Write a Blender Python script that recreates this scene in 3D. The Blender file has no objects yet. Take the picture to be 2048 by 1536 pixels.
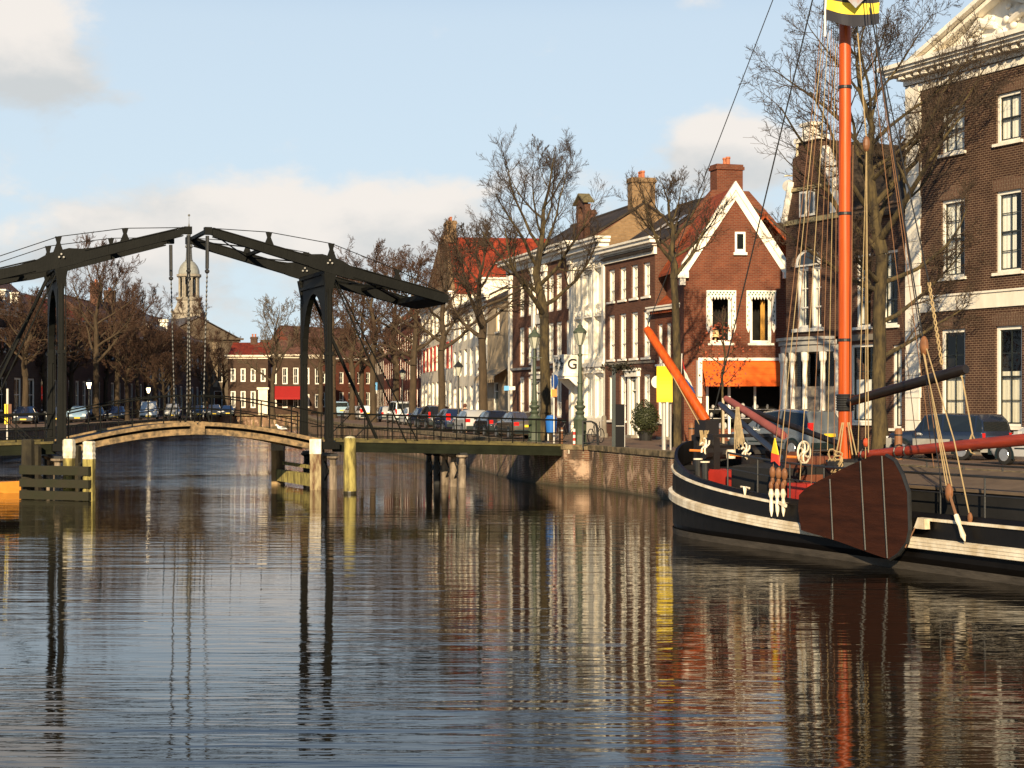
import bpy, math, random
from mathutils import Vector, Matrix, noise
F=3400.0; EYE=3.7; YH=802.0; ST=1.72      # focal length in photo pixels, eye height over water, horizon row, street level
R=math.radians
sc=bpy.context.scene; C=sc.collection
def PX(px,D): return (px-1024)/F*D
def PZ(py,D): return EYE-(py-YH)/F*D
def P(px,py,D): return Vector((PX(px,D),D,PZ(py,D)))

# ---------------------------------------------------------------- materials
MATS={}
def nodes(name):
    m=bpy.data.materials.new(name); m.use_nodes=True
    nt=m.node_tree; b=nt.nodes['Principled BSDF']
    return m,nt,b
def N(nt,t,**kw):
    n=nt.nodes.new(t)
    for k,v in kw.items(): setattr(n,k,v)
    return n
def lk(nt,a,b): nt.links.new(a,b)
def rgb(c): return (c[0],c[1],c[2],1)
def plain(name,col,rough=.6,var=.25,scale=3.0,bump=0,bscale=40,metal=0,spec=.4,stretch=None,col2=None,sharp=.2):
    if name in MATS: return MATS[name]
    m,nt,b=nodes(name)
    tc=N(nt,'ShaderNodeTexCoord'); mp=N(nt,'ShaderNodeMapping')
    lk(nt,tc.outputs['Object'],mp.inputs[0])
    if stretch: mp.inputs['Scale'].default_value=stretch
    no=N(nt,'ShaderNodeTexNoise'); no.inputs['Scale'].default_value=scale; no.inputs['Detail'].default_value=6; no.inputs['Roughness'].default_value=.65
    lk(nt,mp.outputs[0],no.inputs['Vector'])
    cr=N(nt,'ShaderNodeValToRGB'); e=cr.color_ramp.elements
    e[0].position=.5-sharp; e[1].position=.5+sharp
    c2=col2 or [c*(1-var) for c in col]
    e[0].color=rgb(c2); e[1].color=rgb([min(1,c*(1+var*.5)) for c in col])
    lk(nt,no.outputs['Fac'],cr.inputs[0]); lk(nt,cr.outputs[0],b.inputs['Base Color'])
    b.inputs['Roughness'].default_value=rough; b.inputs['Metallic'].default_value=metal
    b.inputs['Specular IOR Level'].default_value=spec
    if bump:
        n2=N(nt,'ShaderNodeTexNoise'); n2.inputs['Scale'].default_value=bscale; n2.inputs['Detail'].default_value=4
        lk(nt,mp.outputs[0],n2.inputs['Vector'])
        bu=N(nt,'ShaderNodeBump'); bu.inputs['Strength'].default_value=bump; bu.inputs['Distance'].default_value=.02
        lk(nt,n2.outputs['Fac'],bu.inputs['Height']); lk(nt,bu.outputs[0],b.inputs['Normal'])
    MATS[name]=m; return m
def brick(name,c1,c2,mortar,bw=.24,bh=.085,var=.5,ms=.012,bump=.6,vert=False):
    if name in MATS: return MATS[name]
    m,nt,b=nodes(name)
    tc=N(nt,'ShaderNodeTexCoord'); sp=N(nt,'ShaderNodeSeparateXYZ'); lk(nt,tc.outputs['Object'],sp.inputs[0])
    ad=N(nt,'ShaderNodeMath',operation='ADD'); lk(nt,sp.outputs[0],ad.inputs[0]); lk(nt,sp.outputs[1],ad.inputs[1])
    co=N(nt,'ShaderNodeCombineXYZ')
    if vert: lk(nt,sp.outputs[2],co.inputs[0]); lk(nt,ad.outputs[0],co.inputs[1])
    else: lk(nt,ad.outputs[0],co.inputs[0]); lk(nt,sp.outputs[2],co.inputs[1])
    bt=N(nt,'ShaderNodeTexBrick'); lk(nt,co.outputs[0],bt.inputs['Vector'])
    bt.inputs['Scale'].default_value=1; bt.inputs['Brick Width'].default_value=bw; bt.inputs['Row Height'].default_value=bh
    bt.inputs['Mortar Size'].default_value=ms; bt.inputs['Mortar Smooth'].default_value=.3
    bt.inputs['Color1'].default_value=rgb(c1); bt.inputs['Color2'].default_value=rgb(c2); bt.inputs['Mortar'].default_value=rgb(mortar)
    no=N(nt,'ShaderNodeTexNoise'); no.inputs['Scale'].default_value=.9; no.inputs['Detail'].default_value=7; no.inputs['Roughness'].default_value=.7
    lk(nt,tc.outputs['Object'],no.inputs['Vector'])
    mr=N(nt,'ShaderNodeMapRange'); lk(nt,no.outputs['Fac'],mr.inputs[0])
    mr.inputs[1].default_value=.3; mr.inputs[2].default_value=.7; mr.inputs[3].default_value=1-var*.6; mr.inputs[4].default_value=1+var*.35
    mx=N(nt,'ShaderNodeMix',data_type='RGBA',blend_type='MULTIPLY'); mx.inputs['Factor'].default_value=1
    lk(nt,bt.outputs['Color'],mx.inputs['A']); lk(nt,mr.outputs[0],mx.inputs['B'])
    lk(nt,mx.outputs['Result'],b.inputs['Base Color']); b.inputs['Roughness'].default_value=.85; b.inputs['Specular IOR Level'].default_value=.25
    bu=N(nt,'ShaderNodeBump'); bu.inputs['Strength'].default_value=bump; bu.inputs['Distance'].default_value=.012; bu.invert=True
    lk(nt,bt.outputs['Fac'],bu.inputs['Height']); lk(nt,bu.outputs[0],b.inputs['Normal'])
    MATS[name]=m; return m
def tiles(name,col,rough=.75,cw=.26,ch=.32,var=.45,wavy=True):
    if name in MATS: return MATS[name]
    m,nt,b=nodes(name)
    tc=N(nt,'ShaderNodeTexCoord'); sp=N(nt,'ShaderNodeSeparateXYZ'); lk(nt,tc.outputs['UV'],sp.inputs[0])
    def saw(o,per,kind):
        d=N(nt,'ShaderNodeMath',operation='DIVIDE'); lk(nt,o,d.inputs[0]); d.inputs[1].default_value=per
        if kind=='saw':
            f=N(nt,'ShaderNodeMath',operation='FRACT'); lk(nt,d.outputs[0],f.inputs[0]); return f.outputs[0]
        mu=N(nt,'ShaderNodeMath',operation='MULTIPLY'); lk(nt,d.outputs[0],mu.inputs[0]); mu.inputs[1].default_value=2*math.pi
        s=N(nt,'ShaderNodeMath',operation='SINE'); lk(nt,mu.outputs[0],s.inputs[0]); return s.outputs[0]
    su=saw(sp.outputs[0],cw,'sin' if wavy else 'saw'); sv=saw(sp.outputs[1],ch,'saw')
    a=N(nt,'ShaderNodeMath',operation='MULTIPLY_ADD'); lk(nt,su,a.inputs[0]); a.inputs[1].default_value=.4 if wavy else .1
    inv=N(nt,'ShaderNodeMath',operation='SUBTRACT'); inv.inputs[0].default_value=1; lk(nt,sv,inv.inputs[1]); lk(nt,inv.outputs[0],a.inputs[2])
    bu=N(nt,'ShaderNodeBump'); bu.inputs['Strength'].default_value=.9; bu.inputs['Distance'].default_value=.05
    lk(nt,a.outputs[0],bu.inputs['Height']); lk(nt,bu.outputs[0],b.inputs['Normal'])
    vo=N(nt,'ShaderNodeTexBrick'); cv=N(nt,'ShaderNodeCombineXYZ'); lk(nt,sp.outputs[0],cv.inputs[0]); lk(nt,sp.outputs[1],cv.inputs[1]); lk(nt,cv.outputs[0],vo.inputs['Vector'])
    vo.inputs['Scale'].default_value=1; vo.inputs['Brick Width'].default_value=cw; vo.inputs['Row Height'].default_value=ch; vo.offset=0
    vo.inputs['Mortar Size'].default_value=.012; vo.inputs['Mortar'].default_value=rgb([c*.35 for c in col])
    vo.inputs['Color1'].default_value=rgb([c*1.15 for c in col]); vo.inputs['Color2'].default_value=rgb([c*.75 for c in col])
    no=N(nt,'ShaderNodeTexNoise'); no.inputs['Scale'].default_value=1.1; no.inputs['Detail'].default_value=6; lk(nt,tc.outputs['Object'],no.inputs['Vector'])
    mr=N(nt,'ShaderNodeMapRange'); lk(nt,no.outputs['Fac'],mr.inputs[0]); mr.inputs[1].default_value=.3; mr.inputs[2].default_value=.7
    mr.inputs[3].default_value=1-var; mr.inputs[4].default_value=1.15
    mx=N(nt,'ShaderNodeMix',data_type='RGBA',blend_type='MULTIPLY'); mx.inputs['Factor'].default_value=1
    lk(nt,vo.outputs['Color'],mx.inputs['A']); lk(nt,mr.outputs[0],mx.inputs['B'])
    lk(nt,mx.outputs['Result'],b.inputs['Base Color']); b.inputs['Roughness'].default_value=rough; b.inputs['Specular IOR Level'].default_value=.3
    MATS[name]=m; return m
def glass_clear(name,tint=(.75,.8,.8),refl=.10):
    if name in MATS: return MATS[name]
    m=bpy.data.materials.new(name); m.use_nodes=True; nt=m.node_tree; nt.nodes.clear()
    o=N(nt,'ShaderNodeOutputMaterial'); mx=N(nt,'ShaderNodeMixShader'); tr=N(nt,'ShaderNodeBsdfTransparent'); gl=N(nt,'ShaderNodeBsdfGlossy')
    tr.inputs[0].default_value=rgb(tint); gl.inputs['Roughness'].default_value=.02
    lw=N(nt,'ShaderNodeLayerWeight'); lw.inputs[0].default_value=.5; fr=N(nt,'ShaderNodeMath',operation='POWER'); lk(nt,lw.outputs['Facing'],fr.inputs[0]); fr.inputs[1].default_value=5
    ma=N(nt,'ShaderNodeMath',operation='MULTIPLY_ADD'); lk(nt,fr.outputs[0],ma.inputs[0]); ma.inputs[1].default_value=.8; ma.inputs[2].default_value=refl*.4; ma.use_clamp=True
    lk(nt,ma.outputs[0],mx.inputs[0]); lk(nt,tr.outputs[0],mx.inputs[1]); lk(nt,gl.outputs[0],mx.inputs[2]); lk(nt,mx.outputs[0],o.inputs[0])
    MATS[name]=m; return m
def glow(name,col,strength):
    m,nt,b=nodes(name); b.inputs['Base Color'].default_value=rgb(col); b.inputs['Emission Color'].default_value=rgb(col); b.inputs['Emission Strength'].default_value=strength
    MATS[name]=m; return m

WHITE=plain('white_paint',(.84,.79,.69),.6,.06,1.1,.1,30,col2=(.66,.6,.5),stretch=(1.5,1.5,.5))
CREAM=plain('cream_stucco',(.84,.77,.63),.7,.06,.9,.12,25,col2=(.66,.57,.43),stretch=(1.2,1.2,.5))
WOODWHITE=plain('window_white',(.80,.76,.67),.45,.08,2)
DARKSASH=plain('dark_sash',(.018,.022,.02),.35,.3,3)
GLASS=glass_clear('window_glass',(.95,.97,.96),.08)
GLASSD=plain('dark_glass',(.012,.014,.015),.06,.3,1,spec=.6)
CARGLASS=plain('car_glass',(.012,.016,.018),.04,.2,1,spec=.7)
CURT=plain('curtain_cloth',(.86,.82,.74),.9,.15,1.2,stretch=(14,14,.4))
CURT2=plain('blind_cloth',(.75,.68,.54),.9,.2,1.2,stretch=(10,10,.5))
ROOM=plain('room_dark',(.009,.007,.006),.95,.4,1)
STONE=plain('grey_stone',(.2,.175,.14),.85,.3,2.5,.3,20)
YSTONE=plain('yellow_stone',(.42,.33,.17),.85,.3,2.5,.3,20)
BR_GRAND=brick('brick_grand',(.042,.018,.012),(.064,.029,.018),(.2,.135,.09),bw=.22,bh=.085,var=.8,ms=.014,bump=.7)
BR_DARK=brick('brick_dark',(.06,.026,.018),(.09,.04,.025),(.12,.085,.06),var=.55)
BR_RED=brick('brick_red',(.115,.027,.012),(.16,.044,.019),(.16,.09,.06),var=.6)
BR_BROWN=brick('brick_brown',(.085,.03,.017),(.125,.047,.027),(.13,.085,.06),var=.5)
BR_TAN=brick('brick_tan',(.2,.115,.05),(.26,.155,.07),(.2,.15,.1),var=.55)
BR_REDBACK=brick('brick_far_red',(.13,.03,.017),(.17,.045,.025),(.13,.08,.055),bw=.5,bh=.2,var=.5)
BR_SOLD=brick('brick_soldier',(.085,.045,.03),(.115,.06,.04),(.2,.15,.105),bw=.24,bh=.09,vert=True,var=.4)
BR_GREY=brick('brick_grey_brown',(.07,.04,.027),(.09,.055,.038),(.1,.07,.05),bw=.5,bh=.2,var=.5)
T_ORANGE=tiles('tiles_orange',(.32,.06,.013))
T_RED=tiles('tiles_red',(.3,.042,.014))
T_BROWN=tiles('tiles_brown',(.13,.06,.04))
T_DARK=tiles('tiles_slate',(.05,.036,.025),cw=.3,ch=.26,wavy=False,var=.5)
T_GREY=tiles('tiles_grey',(.12,.11,.11),cw=.3,ch=.26,wavy=False)
LEAD=plain('lead_grey',(.2,.2,.2),.6,.3,2)
BRIDGE=plain('bridge_paint',(.005,.0053,.0045),.6,.3,2.5,.25,18,spec=.12,col2=(.0035,.0038,.0032),stretch=(1,1,.5),sharp=.13)
IRON=plain('black_iron',(.018,.018,.018),.45,.4,4,.1,30)
LAMPGREEN=plain('lamp_green_paint',(.055,.07,.045),.5,.25,3,.1,30)
GALV=plain('galvanised_steel',(.42,.4,.36),.45,.2,3,metal=.3)
TIMBER=plain('weathered_timber',(.24,.165,.085),.85,.5,2.2,.5,14,stretch=(1,1,.25),col2=(.07,.05,.028),sharp=.12)
DECKWOOD=plain('deck_timber',(.235,.155,.075),.8,.3,4,.5,16,col2=(.07,.05,.028),sharp=.12)
PILEMOSS=plain('mossy_pile',(.3,.25,.075),.9,.3,5,.8,12,stretch=(1,1,.22),col2=(.1,.08,.025),sharp=.1)
PILEWHITE=plain('pile_white_paint',(.76,.71,.6),.7,.1,5,.3,15,stretch=(1,1,.4),col2=(.42,.36,.25),sharp=.14)
PILECONC=plain('pile_concrete',(.24,.19,.14),.85,.2,4,.4,15,stretch=(1,1,.3),col2=(.1,.075,.05),sharp=.12)
BARK=plain('tree_bark',(.06,.04,.022),.95,.4,4,1.0,16,stretch=(1,1,.3),col2=(.03,.021,.012))
BARKMOSS=plain('mossy_bark',(.07,.05,.02),.95,.35,5,1.2,12,stretch=(1,1,.3),col2=(.016,.012,.008),sharp=.13)
TWIG=plain('twig_brown',(.04,.025,.014),.9,.3,2)
TWIGRED=plain('twig_red_brown',(.05,.024,.013),.9,.3,2)
GOLD=plain('mast_gold',(.5,.35,.08),.4,.2,3,metal=.6)
RUBBER=plain('tyre_rubber',(.012,.012,.012),.8,.2,5)
RIM=plain('wheel_rim_metal',(.5,.5,.5),.3,.2,5,metal=.8)
REDL=plain('taillight_red',(.55,.015,.012),.15,.1,5,spec=.6)
CLEARL=plain('headlight_clear',(.75,.75,.72),.1,.1,5,spec=.8)
AMBER=plain('indicator_amber',(.7,.22,.02),.2,.1,5)
RUST=plain('rust_streak',(.1,.035,.012),.9,.5,5)
PLATE=plain('plate_yellow',(.72,.5,.03),.4,.08,5)
BLACKPL=plain('black_plastic',(.006,.015,.016),.5,.2,5)
MASTOR=plain('mast_varnish_orange',(.47,.078,.005),.36,.25,1.6,.12,10,stretch=(7,7,.22),spec=.35,col2=(.28,.04,.004))
SPARRED=plain('spar_red',(.3,.04,.016),.45,.3,3,.15,12,stretch=(.3,1,3),spec=.4,col2=(.14,.02,.012))
SPARPINK=plain('spar_faded_red',(.27,.075,.06),.6,.25,1.5)
SPARBLK=plain('spar_tarred_black',(.012,.009,.008),.5,.4,2)
SPARBLUE=plain('spar_dark_blue',(.02,.03,.055),.45,.3,2)
HULL=plain('hull_black',(.006,.005,.0045),.42,.4,1.6,.12,8,spec=.18)
HULLLOW=plain('hull_waterline',(.06,.05,.04),.8,.5,2.5,.3,12,stretch=(.6,.6,3))
HULLWHITE=plain('hull_white',(.76,.69,.56),.5,.12,2.2,.15,10,stretch=(1,1,.5),col2=(.5,.4,.26),sharp=.14)
LEE=plain('leeboard_brown',(.04,.013,.007),.7,.5,1.1,.3,8,stretch=(.7,.7,5),col2=(.018,.007,.005),spec=.1)
DECKBLK=plain('deck_black',(.012,.011,.01),.7,.4,2)
HATCHRED=plain('hatch_red',(.4,.03,.02),.5,.2,3)
TARP=plain('tarp_brown',(.12,.085,.055),.75,.3,2)
ROPE=plain('rope_tan',(.36,.26,.13),.85,.25,9)
ROPEBR=plain('rope_brown',(.2,.1,.05),.85,.25,9)
WIRE=plain('rope_black',(.02,.02,.02),.5,.2,9)
BLOCKW=plain('block_wood',(.2,.085,.035),.5,.35,6)
ORANGEW=plain('handle_orange',(.55,.17,.03),.5,.2,6)

# ---------------------------------------------------------------- mesh builder
class MB:
    def __init__(s,xf=None): s.v=[]; s.f=[]; s.mi=[]; s.uv=[]; s.xf=xf; s.cur=0
    def add(s,vs,fs):
        b=len(s.v); s.v+= [Vector(v) for v in vs]
        for f in fs: s.f.append([b+i for i in f]); s.mi.append(s.cur)
        return s
    def box(s,x0,x1,y0,y1,z0,z1):
        return s.add([(x0,y0,z0),(x1,y0,z0),(x1,y1,z0),(x0,y1,z0),(x0,y0,z1),(x1,y0,z1),(x1,y1,z1),(x0,y1,z1)],
              [(3,2,1,0),(4,5,6,7),(0,1,5,4),(1,2,6,5),(2,3,7,6),(3,0,4,7)])
    def quad(s,a,b,c,d): return s.add([a,b,c,d],[(0,1,2,3)])
    def prism(s,poly,a,b,axis='y'):
        n=len(poly)
        def pt(p,t):
            return (p[0],t,p[1]) if axis=='y' else ((p[0],p[1],t) if axis=='z' else (t,p[0],p[1]))
        vs=[pt(p,a) for p in poly]+[pt(p,b) for p in poly]
        fs=[list(range(n)),list(range(2*n-1,n-1,-1))]+[[i,n+i,n+(i+1)%n,(i+1)%n] for i in range(n)]
        return s.add(vs,fs)
    def bar(s,p,q,w,h,up=(0,0,1)):
        p=Vector(p); q=Vector(q); d=(q-p).normalized(); up=Vector(up)
        sd=d.cross(up)
        if sd.length<1e-4: sd=d.cross(Vector((0,1,0)))
        sd.normalize(); u=sd.cross(d).normalized(); a=sd*w/2; c=u*h/2
        return s.add([p-a-c,p+a-c,p+a+c,p-a+c,q-a-c,q+a-c,q+a+c,q-a+c],[(0,1,2,3),(7,6,5,4),(0,4,5,1),(1,5,6,2),(2,6,7,3),(3,7,4,0)])
    def tube(s,pts,rad,n=6,cap=True):
        pts=[Vector(p) for p in pts]
        if not isinstance(rad,(list,tuple)): rad=[rad]*len(pts)
        b=len(s.v); prev=None
        for i,p in enumerate(pts):
            d=(pts[min(i+1,len(pts)-1)]-pts[max(i-1,0)])
            if d.length<1e-9: d=Vector((0,0,1))
            d.normalize()
            if prev is None:
                a=d.cross(Vector((0,0,1)) if abs(d.z)<.9 else Vector((0,1,0))).normalized()
            else:
                a=(prev-d*prev.dot(d))
                a=a.normalized() if a.length>1e-6 else d.cross(Vector((1,0,0))).normalized()
            prev=a; c=d.cross(a)
            for k in range(n):
                t=2*math.pi*k/n; s.v.append(p+(a*math.cos(t)+c*math.sin(t))*rad[i])
        for i in range(len(pts)-1):
            for k in range(n):
                s.f.append([b+i*n+k,b+i*n+(k+1)%n,b+(i+1)*n+(k+1)%n,b+(i+1)*n+k]); s.mi.append(s.cur)
        if cap and n>2:
            s.f.append([b+k for k in range(n)][::-1]); s.mi.append(s.cur)
            e=b+(len(pts)-1)*n; s.f.append([e+k for k in range(n)]); s.mi.append(s.cur)
        return s
    def lathe(s,prof,c=(0,0,0),n=12,rot=0):
        b=len(s.v); c=Vector(c)
        for r,z in prof:
            for k in range(n):
                t=2*math.pi*k/n+rot; s.v.append(c+Vector((r*math.cos(t),r*math.sin(t),z)))
        for i in range(len(prof)-1):
            for k in range(n):
                s.f.append([b+i*n+k,b+i*n+(k+1)%n,b+(i+1)*n+(k+1)%n,b+(i+1)*n+k]); s.mi.append(s.cur)
        s.f.append([b+k for k in range(n)][::-1]); s.mi.append(s.cur)
        e=b+(len(prof)-1)*n; s.f.append([e+k for k in range(n)]); s.mi.append(s.cur)
        return s
    def ball(s,c,r,n=10,m=7,sq=(1,1,1)):
        c=Vector(c); b=len(s.v)
        for i in range(m+1):
            ph=math.pi*i/m
            for k in range(n):
                t=2*math.pi*k/n; s.v.append(c+Vector((r*sq[0]*math.sin(ph)*math.cos(t),r*sq[1]*math.sin(ph)*math.sin(t),-r*sq[2]*math.cos(ph))))
        for i in range(m):
            for k in range(n): s.f.append([b+i*n+k,b+i*n+(k+1)%n,b+(i+1)*n+(k+1)%n,b+(i+1)*n+k]); s.mi.append(s.cur)
        return s
    def mesh(s,name,mats,smooth=False,uvplane=None,off=None):
        me=bpy.data.meshes.new(name)
        vs=s.v if s.xf is None else [Vector(s.xf(v)) for v in s.v]
        if off is not None: vs=[v-off for v in vs]
        me.from_pydata([tuple(v) for v in vs],[],s.f)
        if not isinstance(mats,(list,tuple)): mats=[mats]
        for m in mats: me.materials.append(m)
        if len(mats)>1: me.polygons.foreach_set('material_index',s.mi)
        if smooth: me.polygons.foreach_set('use_smooth',[True]*len(me.polygons))
        if uvplane:
            ul=me.uv_layers.new(name='UVMap')
            for p in me.polygons:
                nn=p.normal; hor=Vector((0,0,1)).cross(nn)
                hor=hor.normalized() if hor.length>.05 else Vector((1,0,0)); ver=nn.cross(hor)
                for li in p.loop_indices:
                    co=me.vertices[me.loops[li].vertex_index].co
                    ul.data[li].uv=(co.dot(hor),co.dot(ver))
        me.update(); return me
    def build(s,name,mats,parent=None,smooth=False,uv=False,world=False):
        off=None
        if world and parent is not None: off=parent.location.copy()
        return link(name,s.mesh(name,mats,smooth,uv,off),parent)
def link(name,data,parent=None):
    o=bpy.data.objects.new(name,data); C.objects.link(o)
    if parent is not None: o.parent=parent
    return o
def tag(o,label=None,cat=None,group=None,kind=None):
    if label: o['label']=label
    if cat: o['category']=cat
    if group: o['group']=group
    if kind: o['kind']=kind
    return o
def thing(name,label,cat,loc=(0,0,0),rotz=0,group=None):
    o=bpy.data.objects.new(name,None); C.objects.link(o); o.empty_display_size=.3
    o.location=loc; o.rotation_euler=(0,0,rotz)
    return tag(o,label,cat,group)
def copy_tree(o,parent=None):
    c=o.copy(); C.objects.link(c)
    if parent is not None: c.parent=parent
    for ch in list(o.children): copy_tree(ch,c)
    return c
def shade_auto(o,ang=40):
    me=o.data; me.polygons.foreach_set('use_smooth',[True]*len(me.polygons)); me.set_sharp_from_angle(angle=R(ang)); return o
# ---------------------------------------------------------------- camera, light, sky
cam=bpy.data.cameras.new('camera'); co=bpy.data.objects.new('camera',cam); C.objects.link(co); sc.camera=co
co.location=(0,0,EYE); co.rotation_euler=(R(90),0,0); cam.sensor_width=36; cam.lens=F/2048*36; cam.shift_y=(YH-768)/2048; cam.clip_end=4000; cam.clip_start=.5
SUN_AZ=R(6); SUN_EL=R(21)       # light travels this far right of straight ahead
tov=Vector((math.sin(SUN_AZ)*-1,-math.cos(SUN_AZ),math.tan(SUN_EL))).normalized()
sl=bpy.data.lights.new('sun','SUN'); so=bpy.data.objects.new('sun',sl); C.objects.link(so)
sl.energy=5.0; sl.angle=R(.6); sl.color=(1,.79,.50); so.rotation_euler=tov.to_track_quat('Z','Y').to_euler(); so.location=(0,-40,60)
w=bpy.data.worlds.new('World'); sc.world=w; w.use_nodes=True; nt=w.node_tree; nt.nodes.clear()
out=N(nt,'ShaderNodeOutputWorld'); bg=N(nt,'ShaderNodeBackground'); lk(nt,bg.outputs[0],out.inputs[0])
SKY_STRENGTH=.06
bg.inputs['Strength'].default_value=SKY_STRENGTH
sky=N(nt,'ShaderNodeTexSky'); sky.sky_type='NISHITA'; sky.sun_disc=False; sky.sun_elevation=SUN_EL; sky.sun_rotation=math.atan2(tov.x,tov.y)
sky.air_density=1.0; sky.dust_density=1.0; sky.ozone_density=1.4
def M_(op,a,b=None,c=None,clamp=False):
    n=N(nt,'ShaderNodeMath',operation=op); n.use_clamp=clamp
    for i,x in enumerate((a,b,c)):
        if x is None: continue
        if isinstance(x,(int,float)): n.inputs[i].default_value=x
        else: lk(nt,x,n.inputs[i])
    return n.outputs[0]
tc=N(nt,'ShaderNodeTexCoord'); sp=N(nt,'ShaderNodeSeparateXYZ'); lk(nt,tc.outputs['Generated'],sp.inputs[0])
az=M_('ARCTAN2',sp.outputs[0],sp.outputs[1]); el=M_('ARCSINE',sp.outputs[2])
cv=N(nt,'ShaderNodeCombineXYZ'); lk(nt,az,cv.inputs[0]); lk(nt,M_('MULTIPLY',el,1.7),cv.inputs[1])
def fbm(scale,detail,rough,off=0,dist=0):
    mp=N(nt,'ShaderNodeMapping'); mp.inputs['Location'].default_value=(off,off*.7,off*.3); lk(nt,cv.outputs[0],mp.inputs[0])
    n=N(nt,'ShaderNodeTexNoise'); n.inputs['Scale'].default_value=scale; n.inputs['Detail'].default_value=detail; n.inputs['Roughness'].default_value=rough; n.inputs['Distortion'].default_value=dist
    lk(nt,mp.outputs[0],n.inputs['Vector']); return n.outputs['Fac']
n1=fbm(14,9,.58,3.1,.2); n2=fbm(36,6,.6,7.7)
def blob(px,py,sx,sy,amp):       # a cloud standing in one direction of the sky: azimuth, elevation and spread in radians
    a0=math.atan((px-1024)/F); e0=math.atan((YH-py)/F)
    dx=M_('DIVIDE',M_('SUBTRACT',az,a0),sx/F); dy=M_('DIVIDE',M_('SUBTRACT',el,e0),sy/F)
    r2=M_('ADD',M_('MULTIPLY',dx,dx),M_('MULTIPLY',dy,dy))
    v=M_('MULTIPLY',M_('POWER',2.718,M_('MULTIPLY',r2,-1)),amp); return v,M_('MULTIPLY',v,dy)
cum=None; low=None
for b in [(20,110,165,130,.75),(110,170,70,40,.3),(380,400,330,75,.42),(600,450,380,70,.34),(820,430,150,70,.55),(160,520,260,70,.5),(430,600,420,110,.24),(760,520,300,80,.28),(1445,285,110,60,.72),(1480,330,190,70,.35),(1250,400,300,90,.25),(1430,15,120,25,.3),(1900,330,300,120,.3),(-500,150,350,120,.55),(2600,200,400,160,.5)]:
    v,g_=blob(*b); cum=v if cum is None else M_('ADD',cum,v); low=g_ if low is None else M_('ADD',low,g_)
dens=M_('ADD',cum,M_('MULTIPLY',M_('SUBTRACT',n1,.5),1.15)); dens=M_('ADD',dens,M_('MULTIPLY',M_('SUBTRACT',n2,.5),.6))
mr=N(nt,'ShaderNodeMapRange',interpolation_type='SMOOTHSTEP'); lk(nt,dens,mr.inputs[0]); mr.inputs[1].default_value=.16; mr.inputs[2].default_value=.6; 
# grey undersides: cloud shading painted in, greyer low in each cloud and varied by noise
sh=fbm(9,7,.55,5.3)
shade=M_('ADD',M_('MULTIPLY',low,1.5),M_('MULTIPLY',M_('SUBTRACT',sh,.5),1.9)); shade=M_('ADD',shade,M_('MULTIPLY',M_('SUBTRACT',n1,.5),1.2))
ms=N(nt,'ShaderNodeMapRange',interpolation_type='SMOOTHSTEP'); lk(nt,shade,ms.inputs[0]); ms.inputs[1].default_value=-.45; ms.inputs[2].default_value=.42
cmx=N(nt,'ShaderNodeMix',data_type='RGBA'); lk(nt,ms.outputs[0],cmx.inputs['Factor'])
K=1/SKY_STRENGTH
cmx.inputs['A'].default_value=(.36*K,.37*K,.37*K,1); cmx.inputs['B'].default_value=(.54*K,.50*K,.46*K,1)
veil=N(nt,'ShaderNodeMix',data_type='RGBA'); tint=N(nt,'ShaderNodeMix',data_type='RGBA',blend_type='MULTIPLY'); tint.inputs['Factor'].default_value=1; lk(nt,sky.outputs[0],tint.inputs['A']); tint.inputs['B'].default_value=(.42,.74,1.04,1); lk(nt,tint.outputs['Result'],veil.inputs['A']); veil.inputs['B'].default_value=(.43*K,.495*K,.535*K,1)
vf=N(nt,'ShaderNodeMapRange'); lk(nt,el,vf.inputs[0]); vf.inputs[1].default_value=0; vf.inputs[2].default_value=.25; vf.inputs[3].default_value=.9; vf.inputs[4].default_value=.74
vg=N(nt,'ShaderNodeMapRange',interpolation_type='SMOOTHSTEP'); lk(nt,el,vg.inputs[0]); vg.inputs[1].default_value=.215; vg.inputs[2].default_value=.32; vg.inputs[3].default_value=1; vg.inputs[4].default_value=.05   # the thin veil of cloud ends higher up
lk(nt,M_('MULTIPLY',vf.outputs[0],vg.outputs[0]),veil.inputs['Factor'])
fin=N(nt,'ShaderNodeMix',data_type='RGBA'); lk(nt,M_('MULTIPLY',mr.outputs[0],.9),fin.inputs['Factor']); lk(nt,veil.outputs['Result'],fin.inputs['A']); lk(nt,cmx.outputs['Result'],fin.inputs['B'])
lk(nt,fin.outputs['Result'],bg.inputs['Color'])
sc.view_settings.view_transform='Standard'; sc.view_settings.look='None'; sc.view_settings.exposure=0.8; sc.view_settings.gamma=1
sc.cycles.max_bounces=8; sc.cycles.transparent_max_bounces=12; sc.cycles.diffuse_bounces=3; sc.cycles.glossy_bounces=4

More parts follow.
